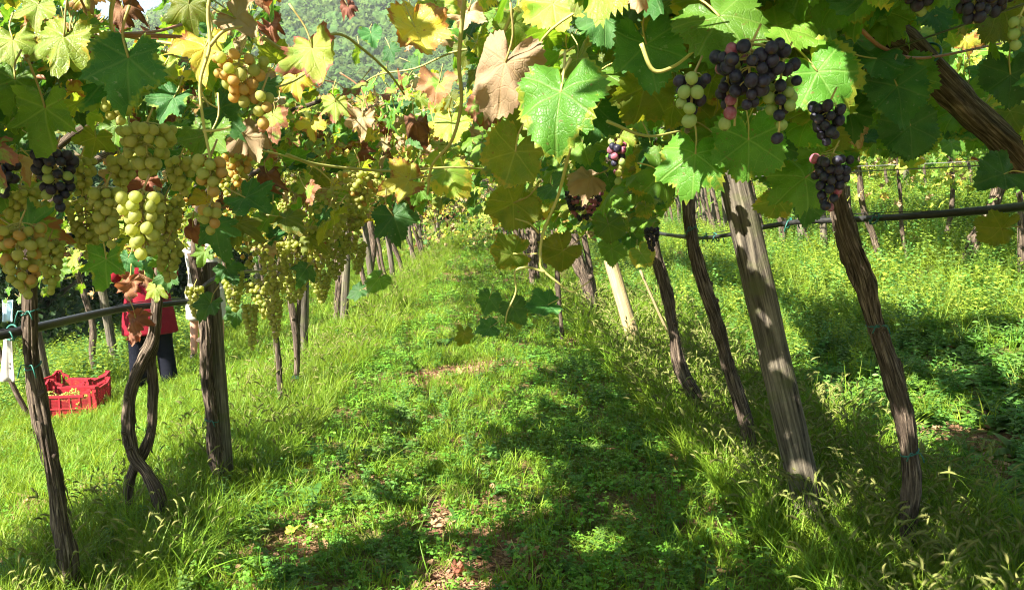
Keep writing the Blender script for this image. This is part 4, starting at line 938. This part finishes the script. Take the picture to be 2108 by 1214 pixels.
def foxtail_clump(seed, n, h, rad):
    r_ = random.Random(seed); mb = MB()
    for _ in range(n * 4):
        a, q = r_.uniform(0, 6.28), rad * math.sqrt(r_.random()); blade(mb, r_, math.cos(a) * q, math.sin(a) * q, h * r_.uniform(.5, .95), .0038 * r_.uniform(.7, 1.3), r_.uniform(.3, 1.1))
    for _ in range(n): foxtail(mb, r_, r_.gauss(0, rad * .5), r_.gauss(0, rad * .5), h * r_.uniform(.7, 1.25), r_.uniform(.15, .7))
    return mb.mesh('foxtail_clump', [M_GRASS, M_SEED])
def coll(name, meshes):
    c = bpy.data.collections.new(name)
    for i, me in enumerate(meshes): c.objects.link(bpy.data.objects.new('%s_%02d' % (name, i), me))
    return c
c_grass = coll('grass_sources', [grass_clump(i, 14, .13, .05, .0026, M_GRASS) for i in range(5)])
c_tall = coll('tall_grass_sources', [grass_clump(20 + i, 16, .26, .05, .0032, M_GRASS, (.2, .9)) for i in range(3)] + [grass_clump(30 + i, 14, .28, .06, .003, M_GRASSY, (.3, 1.1)) for i in range(3)])
c_clov = coll('clover_sources', [clover_clump(i, 9, .06, .06, .014) for i in range(4)] + [clover_clump(10 + i, 8, .10, .06, .017) for i in range(2)])
c_weed = coll('weed_sources', [rosette(i, 9, .10) for i in range(4)] + [sprig(i, .16, M_BROAD, .04) for i in range(3)])
c_pale = coll('pale_weed_sources', [sprig(50 + i, .36, M_GRASSY if i % 2 else M_BROAD, .06) for i in range(4)] + [grass_clump(60 + i, 16, .36, .08, .0034, M_GRASSY, (.3, 1.2)) for i in range(3)])
c_fox = coll('foxtail_sources', [foxtail_clump(i, 4, .30, .06) for i in range(5)])
def drift(mb, r_, n, s):
    for _ in range(n):
        c = Vector((r_.uniform(-.1, .1), r_.uniform(-.1, .1), .008)); a = r_.uniform(0, 6.28)
        if r_.random() < .5: oval(mb, c, Vector((math.cos(a), math.sin(a), r_.uniform(0, .5))), Vector((r_.gauss(0, .4), r_.gauss(0, .4), 1)), s * r_.uniform(.5, 1.2), s * .4, cup=r_.uniform(-.4, .4))
        else: tube(mb, [c, c + Vector((math.cos(a), math.sin(a), .1)) * r_.uniform(.02, .1)], [.0012, .0008], 3, 1, cap=False)
def drift_mesh(seed):
    mb = MB(); drift(mb, random.Random(seed), 14, .03); return mb.mesh('litter', M_DRY)
c_lit = coll('litter_sources', [drift_mesh(i) for i in range(4)])

def rowdist(x, y):
    xl = -1.78 - .01 * y; xr = 1.68 - .07 * max(0, y - 3.4)
    return x - xl, x - xr
G_, T_, C_, W_, P_, X_, L_ = [], [], [], [], [], [], []
def zone(y0, y1, per_m2, sc):
    A = (y1 - y0) * (2 * (.68 * (y0 + y1) / 2 + 1.8)); n = int(A * per_m2)
    for _ in range(n):
        y = random.uniform(y0, y1); hw = .68 * y + 1.8; ym = .68 * (y0 + y1) / 2 + 1.8
        if random.random() > hw / (.68 * y1 + 1.8): continue
        x = random.uniform(-hw, hw); z = gz(x, y); p = (x, y, z); b = bare(x, y); dl, dr = rowdist(x, y)
        e = lambda tl=.15: (random.gauss(0, tl), random.gauss(0, tl), random.uniform(0, 6.28))
        pat = noise.noise((x * 1.1, y * .8, 20)); lane = dl > .5 and dr < -.55
        if random.random() < b * 1.15:
            if random.random() < .5: L_.append((p, e(.05), random.uniform(.6, 1.3), random.randrange(4)))
            continue
        r = random.random()
        if lane:
            if r < .36 + .75 * pat: C_.append((p, e(), random.uniform(.7, 1.25) * sc, random.randrange(6)))
            elif r < .48 + .6 * pat: W_.append((p, e(), random.uniform(.5, 1.1) * sc, random.randrange(7)))
            else: G_.append((p, e(.3), random.uniform(.45, 1.25) * sc, random.randrange(5)))
            if random.random() < .02: L_.append((p, e(), random.uniform(.6, 1.2), random.randrange(4)))
        elif -.75 < dr < .55 and y < 11:
            if r < .46: X_.append((p, e(.2), random.uniform(.75, 1.25) * sc, random.randrange(5)))
            elif r < .88: T_.append((p, e(.2), random.uniform(.7, 1.3) * sc, random.randrange(3)))
            else: G_.append((p, e(), random.uniform(.8, 1.3) * sc, random.randrange(5)))
        elif -.35 < dl <= .6:
            if r < .16: X_.append((p, e(.2), random.uniform(.6, 1.1) * sc, random.randrange(5)))
            elif r < .6: T_.append((p, e(.2), random.uniform(.5, 1.0) * sc, random.randrange(5 if y > 5 else 3)))
            elif r < .7: W_.append((p, e(), random.uniform(.7, 1.1) * sc, random.randrange(7)))
            else: G_.append((p, e(), random.uniform(.8, 1.3) * sc, random.randrange(5)))
        elif dr >= .55:
            far = min(1, max(0, (y - 5.9 + 1.6 * pat) / 1.5)) * (.55 + .45 * min(1, max(0, x - 2.6)))
            if r < .42 * far: P_.append((p, e(.2), random.uniform(.5, 1.1) * sc, random.randrange(7)))
            elif r < .55: W_.append((p, e(), random.uniform(.7, 1.5) * sc, random.randrange(7)))
            elif r < .75: C_.append((p, e(), random.uniform(.8, 1.3) * sc, random.randrange(6)))
            else: (T_ if random.random() < .3 + .3 * far else G_).append((p, e(.2), random.uniform(.5, 1.1) * sc, random.randrange(5)))
            if random.random() < .03: L_.append((p, e(), random.uniform(.6, 1.4), random.randrange(4)))
        else:
            if y > 8.6 and x < -4.4 and r < .5: P_.append((p, e(.2), random.uniform(.6, 1.2) * sc, random.randrange(7)))
            elif r < .72: G_.append((p, e(.2), random.uniform(.7, 1.25) * sc, random.randrange(5)))
            elif r < .84: T_.append((p, e(.25), random.uniform(.35, .85) * sc, random.randrange(6)))
            else: C_.append((p, e(), random.uniform(.7, 1.2) * sc, random.randrange(6)))
zone(1.3, 4.5, 520, .92); zone(4.5, 8, 380, 1.0); zone(8, 14, 170, 1.25); zone(14, 26, 75, 1.4); zone(26, 60, 10, 2.2)
for nm, pts, c, lb, ct in (('grass', G_, c_grass, 'short green grass covering the lane and the bank', 'grass'), ('tall_grass', T_, c_tall, 'long green grass growing along the vine rows', 'grass'), ('clover', C_, c_clov, 'low clover spreading over the lane between the rows', 'clover'),
        ('weeds', W_, c_weed, 'broad leaved weeds and rosettes in the turf', 'weeds'), ('pale_weeds', P_, c_pale, 'tall pale yellow green weeds on the sunny slope', 'weeds'), ('foxtail_grass', X_, c_fox, 'foxtail grass with fuzzy seed heads below the vines', 'grass'), ('leaf_litter', L_, c_lit, 'dry leaf crumbs and stems lying on bare soil', 'litter')):
    tag(scatter(nm, pts, c), lb, ct)
# fallen leaves one can pick out
FALL = [(945, 1185, 66, 'brown'), (1075, 1160, 70, 'tan'), (880, 1110, 34, 'tan'), (1635, 1110, 50, 'brown'), (2035, 880, 30, 'tan'), (1110, 1165, 60, 'brown'), (400, 1010, 34, 'tan'), (1330, 1110, 40, 'brown'), (660, 1065, 55, 'lime'), (600, 1108, 40, 'lime'), (955, 775, 30, 'tan'), (870, 780, 26, 'brown'), (1240, 1010, 26, 'brown'), (2095, 1050, 60, 'yellow'), (1985, 960, 26, 'tan'), (1425, 1060, 34, 'tan'), (1690, 790, 34, 'lime'), (720, 775, 26, 'brown'), (345, 960, 20, 'tan'), (170, 1010, 26, 'tan'), (1930, 890, 26, 'tan'), (1750, 860, 26, 'lime'), (560, 940, 24, 'tan'), (1950, 1150, 40, 'brown'), (700, 700, 18, 'yellow')]
for i, (px, py, w, ty) in enumerate(FALL):
    p = hit(px, py); s = w * p.y / FPX / 1.55; o = bpy.data.objects.new('fallen_leaf', LMESH[('lobed', ty, i % NV)]); col.objects.link(o)
    o.location = p + Vector((0, 0, .035)); o.rotation_euler = (random.gauss(-.25, .25), random.gauss(0, .25), random.uniform(0, 6.28)); o.scale = (s, s, s)
    lab = {'tan': 'pale tan dry vine leaf fallen on the ground', 'brown': 'curled red brown vine leaf fallen on the ground', 'lime': 'fresh yellow green leaf lying low in the grass', 'yellow': 'yellow vine leaf fallen on the ground'}[ty]
    tag(o, lab, 'leaf', 'fallen ' + ty + ' leaves')

# ------------------------------------------------------------------ crates
M_RED = simple('red_plastic', (.38, .016, .03), .55, .3, c2=(.25, .02, .024), nscale=9., coord='lp')
def crate(base, rz, label, L=.56, Wd=.38, H=.33):
    t = thing('harvest_crate', base, label, 'crate', None); Mz = Matrix.Rotation(rz, 3, 'Z'); B = Vector(base)
    def part(name, fn):
        mb = MB(); fn(mb); mb.v = [tuple(Mz @ Vector(v) + B) for v in mb.v]; link(name, mb.mesh(name, M_RED, False), t)
    part('floor', lambda mb: mb.box((0, 0, .012), L - .03, Wd - .03, .016))
    def side(mb, axis_, s):
        ln = L if axis_ == 0 else Wd; off = (Wd if axis_ == 0 else L) / 2 * s; th = .008
        def bar(u, z, du, dz, thick=th, ins=0., ang=0.):
            c = (u, off - s * ins, z) if axis_ == 0 else (off - s * ins, u, z)
            M = Matrix.Rotation(ang, 3, 'Y' if axis_ == 0 else 'X') if ang else None
            if axis_ == 0: mb.box(c, du, thick, dz, M)
            else: mb.box(c, thick, du, dz, M)
        top = H * (.88 if axis_ == 0 else .98); dip = H * (.76 if axis_ == 0 else .90)
        bar(0, .018, ln - .02, .036); bar(0, H * .40, ln - .03, .012, .014); bar(0, dip, ln * .62, .022, .018)
        for e in (-1, 1):
            bar(e * ln * .40, H * .5 + .01, ln * .035, H * .84, .012); bar(e * (ln * .36), (dip + H) / 2, ln * .16, .02, .018, 0, (-e if axis_ == 0 else e) * .42); bar(e * (ln * .46), H, ln * .08, .022, .018)
        for u in np.linspace(-.24, .24, 4): bar(u * ln, dip / 2, .012, dip - .01, .012)
        nb = int(ln / .0095)
        for k in range(nb):
            u = (k + .5) / nb * ln * .94 - ln * .47; bar(u, dip * .5 + .01, .005, dip * .9, .004, .004, .32)
        for k in range(17): bar(0, .045 + k * (dip - .06) / 16, ln - .04, .004, .003, .006)
    for ax_ in (0, 1):
        for s in (-1, 1): part('side_panel', lambda mb, a_=ax_, s_=s: side(mb, a_, s_))
    for sx in (-1, 1):
        for sy in (-1, 1): part('corner_post', lambda mb, a_=sx, b_=sy: mb.box((a_ * (L / 2 - .012), b_ * (Wd / 2 - .012), H / 2), .03, .03, H))
    return t
def gpos(px, py): p = hit(px, py); return p
pA = hit(142, 866); pA = Vector((pA.x - .04, pA.y + .16, 0)); pA.z = gz(pA.x, pA.y) - .01
pB = Vector((pA.x - .28, pA.y + .52, 0)); pB.z = gz(pB.x, pB.y) + .01
crate(pA, R(8), 'red plastic harvest crate holding white grapes on the sunny grass')
crate(pB, R(-3), 'empty red plastic harvest crate behind the filled one')
def lie_bunch(c, rz, seed):
    rr = random.Random(seed); P = bunch_points(.10, .15, .0085, 42, rr); Mx = Matrix.Rotation(rz, 3, 'Z') @ Matrix.Rotation(R(82), 3, 'X'); mb = MB()
    for p, br in P: mb.add([c + Mx @ p + q * br for q in IV2], IF2, 0, IV2)
    tube(mb, [c, c + Mx @ Vector((0, 0, .05))], [.003, .002], 5, 1, m=1)
    o = link('grape_bunch', mb.mesh('grape_bunch', [M_GW, M_PET])); tag(o, 'white grape bunch lying in the front red crate', 'grapes', 'picked bunches in the crate')
for k in range(9):
    lie_bunch(pA + Matrix.Rotation(R(8), 3, 'Z') @ Vector((-.2 + .2 * (k % 3), -.09 + .09 * (k // 3), .20 + .02 * (k % 2))), k * 1.3, k)

# ------------------------------------------------------------------ people
M_SKIN = simple('skin', (.52, .28, .19), .5, .3, c2=(.46, .23, .16), nscale=20)
M_SMOCK = simple('red_smock', (.21, .010, .022), .8, .1, c2=(.17, .008, .018), nscale=12, bump=.3)
M_JEANS = simple('dark_trousers', (.006, .007, .012), .8, .05, c2=(.010, .011, .017), nscale=25, bump=.3)
M_SHOE = simple('dark_boot', (.03, .025, .02), .6, .3)
M_WHITE = simple('white_cotton', (.48, .46, .42), .8, .1, c2=(.40, .38, .33), nscale=9, bump=.3)
M_BLUE = simple('pale_blue_cloth', (.42, .58, .66), .8, .1, c2=(.35, .5, .6), nscale=12, bump=.3)
M_HAIR = simple('brown_hair', (.05, .03, .02), .6, .3)
def skin_body(parent, joints, edges, rad, mat, T):
    me = bpy.data.meshes.new('body'); names = list(joints); me.from_pydata([T @ Vector(joints[n]) for n in names], [(names.index(a), names.index(b)) for a, b in edges], [])
    me.materials.append(mat); o = link('body', me, parent); sk = o.modifiers.new('skin', 'SKIN'); sk.use_smooth_shade = True
    for i, n in enumerate(names): me.skin_vertices[0].data[i].radius = (rad[n], rad[n] * (.8 if n in ('chest', 'belly', 'pelvis') else 1)); me.skin_vertices[0].data[i].use_root = n == 'pelvis'
    ss = o.modifiers.new('sub', 'SUBSURF'); ss.levels = ss.render_levels = 2; return o
def garment(parent, name, rings, mat, T, seg=26, fold=.03, seed=0):
    """rings: (centre, half width x, half width y)"""
    mb = MB(); q = cr([(*c, a, b) for c, a, b in rings], 4); V = []; F = []
    for i, p in enumerate(q):
        for k in range(seg):
            an = 6.2832 * k / seg; f = 1 + fold * noise.noise((math.cos(an) * 3 + seed, math.sin(an) * 3, p[2] * 3)) * 2
            V.append(T @ Vector((p[0] + math.cos(an) * p[3] * f, p[1] + math.sin(an) * p[4] * f, p[2])))
    for i in range(len(q) - 1):
        for k in range(seg): F.append((i * seg + k, i * seg + (k + 1) % seg, (i + 1) * seg + (k + 1) % seg, (i + 1) * seg + k))
    mb.add(V, F); o = link(name, mb.mesh(name, mat), parent); sol = o.modifiers.new('thick', 'SOLIDIFY'); sol.thickness = .008; return o
def sleeve(parent, name, pts, rad, mat, T):
    mb = MB(); tube(mb, [T @ Vector(p) for p in pts], rad, 14, 5, .05); return link(name, mb.mesh(name, mat), parent)
def head(parent, c, T, hair, cap=None):
    mb = MB(); C = Vector(c); mb.add([T @ (C + Vector((v.x * .075, v.y * .092, v.z * .115 + (-.01 if v.y > .5 and v.z < -.2 else 0)))) for v in IV], IF)
    mb.add([T @ (C + Vector((v.x * .016, .092 + v.y * .02, -.012 + v.z * .026))) for v in IV2], IF2)
    for s in (-1, 1): mb.add([T @ (C + Vector((s * .078 + v.x * .01, v.y * .02, -.005 + v.z * .03))) for v in IV2], IF2)
    link('face', mb.mesh('face', M_SKIN), parent)
    mb = MB()
    for s in (-1, 1): mb.add([T @ (C + Vector((s * .03 + v.x * .011, .086 + v.y * .006, .018 + v.z * .007))) for v in IV2], IF2)
    mb.add([T @ (C + Vector((v.x * .026, .083 + v.y * .01, -.055 + v.z * .006))) for v in IV2], IF2); link('eyes_and_mouth', mb.mesh('eyes_and_mouth', M_HAIR), parent)
    mb = MB(); mb.add([T @ (C + Vector((v.x * .084, v.y * .100 - .014, max(v.z, -.55 if v.y < .2 else .25) * .124 + .012))) for v in IV], IF); link('cap' if cap else 'hair', mb.mesh('hair', cap or hair), parent)
def hand(parent, w, d, T, up):
    mb = MB(); w, d, up = Vector(w), Vector(d).normalized(), Vector(up).normalized(); s = d.cross(up).normalized()
    tube(mb, [T @ w, T @ (w + d * .04), T @ (w + d * .085)], [.024, .036, .034], 10, 3)
    for k, (o, L) in enumerate(((-.028, .07), (-.010, .08), (.009, .075), (.027, .06))):
        b = w + d * .08 + s * o; tube(mb, [T @ b, T @ (b + d * L * .5 + up * .008), T @ (b + d * L * .85 - up * .02)], [.0095, .009, .007], 7, 3)
    b = w + d * .03 - s * .03; tube(mb, [T @ b, T @ (b - s * .025 + d * .03), T @ (b - s * .02 + d * .06)], [.011, .010, .008], 7, 3)
    link('hand', mb.mesh('hand', M_SKIN), parent)
def person(base, rz, label, kind):
    t = thing('person', base, label, 'person'); T = Matrix.Translation(base) @ Matrix.Rotation(rz, 4, 'Z')
    if kind == 'smock':
        J = dict(pelvis=(0, 0, .86), belly=(0, .02, 1.05), chest=(0, .03, 1.26), neck=(0, .04, 1.42), headb=(0, .06, 1.50), hl=(-.1, 0, .82), kl=(-.12, .03, .46), al=(-.13, -.02, .09), tl=(-.14, .13, .04), hr=(.1, 0, .82), kr=(.13, .02, .46), ar=(.16, -.04, .09), tr=(.19, .11, .04),
                 sl=(-.18, .03, 1.36), el=(-.27, .16, 1.17), wl=(-.2, .36, 1.25), sr=(.18, .03, 1.36), er=(.27, .15, 1.15), wr=(.2, .34, 1.22))
        hands = [((-.2, .36, 1.25), (.15, .5, .3)), ((.2, .34, 1.22), (-.15, .5, .3))]
    else:
        J = dict(pelvis=(0, 0, .88), belly=(0, .02, 1.05), chest=(0, .03, 1.28), neck=(0, .04, 1.44), headb=(0, .06, 1.52), hl=(-.1, 0, .84), kl=(-.15, .03, .47), al=(-.16, -.02, .09), tl=(-.18, .13, .04), hr=(.1, 0, .84), kr=(.15, .02, .47), ar=(.155, -.03, .09), tr=(.18, .11, .04),
                 sl=(-.18, .03, 1.38), el=(-.22, .25, 1.25), wl=(-.12, .36, 1.48), sr=(.18, .03, 1.38), er=(.30, .02, 1.20), wr=(.20, .26, 1.30))
        hands = [((-.12, .36, 1.48), (.1, .2, .6)), ((.2, .26, 1.30), (-.1, .5, .4))]
    E = [('pelvis', 'belly'), ('belly', 'chest'), ('chest', 'neck'), ('neck', 'headb'), ('pelvis', 'hl'), ('hl', 'kl'), ('kl', 'al'), ('al', 'tl'), ('pelvis', 'hr'), ('hr', 'kr'), ('kr', 'ar'), ('ar', 'tr'), ('chest', 'sl'), ('sl', 'el'), ('el', 'wl'), ('chest', 'sr'), ('sr', 'er'), ('er', 'wr')]
    Rr = dict(pelvis=.13, belly=.12, chest=.14, neck=.05, headb=.05, hl=.085, kl=.055, al=.038, tl=.03, hr=.085, kr=.055, ar=.038, tr=.03, sl=.058, el=.042, wl=.027, sr=.058, er=.042, wr=.027)
    skin_body(t, J, E, Rr, M_SKIN, T)
    for (w, d) in hands: hand(t, w, d, T, (0, -.3, 1))
    head(t, (0, .08, 1.60 if kind == 'smock' else 1.62), T, M_HAIR, M_SMOCK if kind == 'smock' else None)
    for a, b in (('al', 'tl'), ('ar', 'tr')):
        p, q = Vector(J[a]), Vector(J[b]); sleeve(t, 'boot', [p + Vector((0, -.045, -.035)), p + Vector((0, 0, -.03)), q + Vector((0, 0, -.002)), q + Vector((0, .05, -.008))], [.035, .05, .044, .028], M_SHOE, T)
    if kind == 'smock':
        garment(t, 'smock', [((0, 0, .60), .27, .21), ((0, 0, .72), .255, .195), ((0, .01, .9), .225, .17), ((0, .02, 1.1), .205, .15), ((0, .03, 1.3), .21, .145), ((0, .035, 1.42), .12, .1), ((0, .04, 1.46), .07, .07)], M_SMOCK, T)
        for h_, k_, a_ in (('hl', 'kl', 'al'), ('hr', 'kr', 'ar')): sleeve(t, 'trouser_leg', [J[h_], J[k_], Vector(J[a_]) + Vector((0, 0, -.03))], [.12, .088, .082], M_JEANS, T)
        for s_, e_, w_ in (('sl', 'el', 'wl'), ('sr', 'er', 'wr')): sleeve(t, 'sleeve', [J[s_], J[e_], J[w_]], [.078, .062, .05], M_SMOCK, T)
    else:
        garment(t, 'shirt', [((0, 0, .84), .20, .15), ((0, .02, 1.05), .185, .14), ((0, .03, 1.3), .21, .145), ((0, .035, 1.44), .12, .1), ((0, .04, 1.48), .07, .07)], M_WHITE, T)
        for h_, k_ in (('hl', 'kl'), ('hr', 'kr')):
            p, q = Vector(J[h_]), Vector(J[k_]); sleeve(t, 'shorts_leg', [p + Vector((0, 0, .06)), p.lerp(q, .4), p.lerp(q, .86)], [.12, .11, .105], M_WHITE, T)
        for s_, e_ in (('sl', 'el'), ('sr', 'er')): sleeve(t, 'sleeve', [J[s_], Vector(J[s_]).lerp(Vector(J[e_]), .5)], [.078, .068], M_WHITE, T)
    return t
q = hit(316, 802); person(Vector((q.x, q.y, gz(q.x, q.y))), R(35), 'person in a red smock and dark trousers picking grapes beside the crates', 'smock')
q = hit(429, 744); person(Vector((q.x, q.y, gz(q.x, q.y))), R(5), 'person in white shorts picking grapes, half hidden by a squared post', 'shorts')
# cloth hanging on the row below
cb = at(14, 700, 8.0); tc = thing('hanging_cloth', cb - Vector((0, 0, .4)), 'blue and white cloth strip hanging on a vine beside the crates', 'cloth')
for nm, y0, y1, w0, w1, m in (('white_strip', 690, 785, 18, 36, M_WHITE), ('blue_strip', 618, 662, 24, 26, M_BLUE)):
    mb = MB(); V = []; n = 10
    for i in range(n + 1):
        t = i / n; c = at(16, y0 + (y1 - y0) * t, 8.0); w = (w0 + (w1 - w0) * t) * 8 / FPX / 2
        for k in range(7): V.append(c + Vector(((k / 3 - 1) * w, .02 * math.sin(k * 1.6 + t * 2), 0)))
    mb.add(V, [(i * 7 + k, i * 7 + k + 1, i * 7 + 8 + k, i * 7 + 7 + k) for i in range(n) for k in range(6)]); o = link(nm, mb.mesh(nm, m), tc); o.modifiers.new('thick', 'SOLIDIFY').thickness = .006

# ------------------------------------------------------------------ trees below the left bank
treecoll = coll('tree_sources', [crown_mesh('tree_clump', M_DTREE, 420, 70 + i, .12) for i in range(4)])
M_TBARK = woodmat('tree_bark', (.03, .025, .02), (.10, .085, .07), (.2, .17, .14))
def tree(x, y, h, rad, label, seed):
    r_ = random.Random(seed); g0 = gz(x, y); t = thing('broadleaf_tree', (x, y, g0), label, 'tree', 'trees below the vineyard bank'); mb = MB()
    tube(mb, [(x, y, g0 - .2), (x + .1, y, g0 + h * .3), (x, y + .1, g0 + h * .75)], [.16, .12, .05], 10, 4, .12, seed=seed)
    for k in range(5): a = k * 1.3; tube(mb, [(x + .05, y, g0 + h * (.25 + .08 * k)), (x + math.cos(a) * rad * .6, y + math.sin(a) * rad * .6, g0 + h * (.45 + .09 * k))], [.06, .02], 7, 1)
    link('trunk', mb.mesh('trunk', M_TBARK), t); pts = []
    for _ in range(46):
        d = Vector((r_.gauss(0, 1), r_.gauss(0, 1), r_.gauss(0, 1))).normalized() * r_.uniform(.3, 1)
        pts.append(((d.x * rad, d.y * rad, h * .56 + d.z * h * .42), (r_.uniform(-1, 1), r_.uniform(-1, 1), r_.uniform(0, 6)), rad * r_.uniform(.22, .4), r_.randrange(4)))
    o = scatter('crown', pts, treecoll, t); o.location = (x, y, g0)
for i, (x, y, h, rad) in enumerate(((-9.2, 15, 4.2, 1.9), (-12, 17, 5, 2.4), (-10.5, 21, 4.6, 2.3), (-7.8, 20.5, 3.4, 1.7), (-15, 24, 5.5, 2.8), (-10, 29, 5, 2.6), (-17, 19, 5, 2.5), (-6, 33, 4, 2.5), (0.5, 42, 2.6, 2.0), (-4, 45, 2.6, 2.), (5, 46, 3, 2.2))):
    tree(x, y, h, rad, ['dark bushy tree standing below the grassy bank', 'leafy tree closing the far end of the lane'][i > 7], i)

# ------------------------------------------------------------------ hazy air
hm = bpy.data.materials.new('hazy_air'); hm.use_nodes = True
for n_ in list(hm.node_tree.nodes): hm.node_tree.nodes.remove(n_)
ho = hm.node_tree.nodes.new('ShaderNodeOutputMaterial'); hv = hm.node_tree.nodes.new('ShaderNodeVolumePrincipled')
hv.inputs['Color'].default_value = (.85, .92, 1, 1); hv.inputs['Density'].default_value = .0003; hm.node_tree.links.new(hv.outputs[0], ho.inputs['Volume'])
mb = MB(); mb.box((0, 470, 147), 2000, 1060, 306); hzo = link('haze', mb.mesh('haze', hm, False)); hzo['kind'] = 'stuff'; tag(hzo, 'thin blue haze over the valley and the hillside', 'haze')
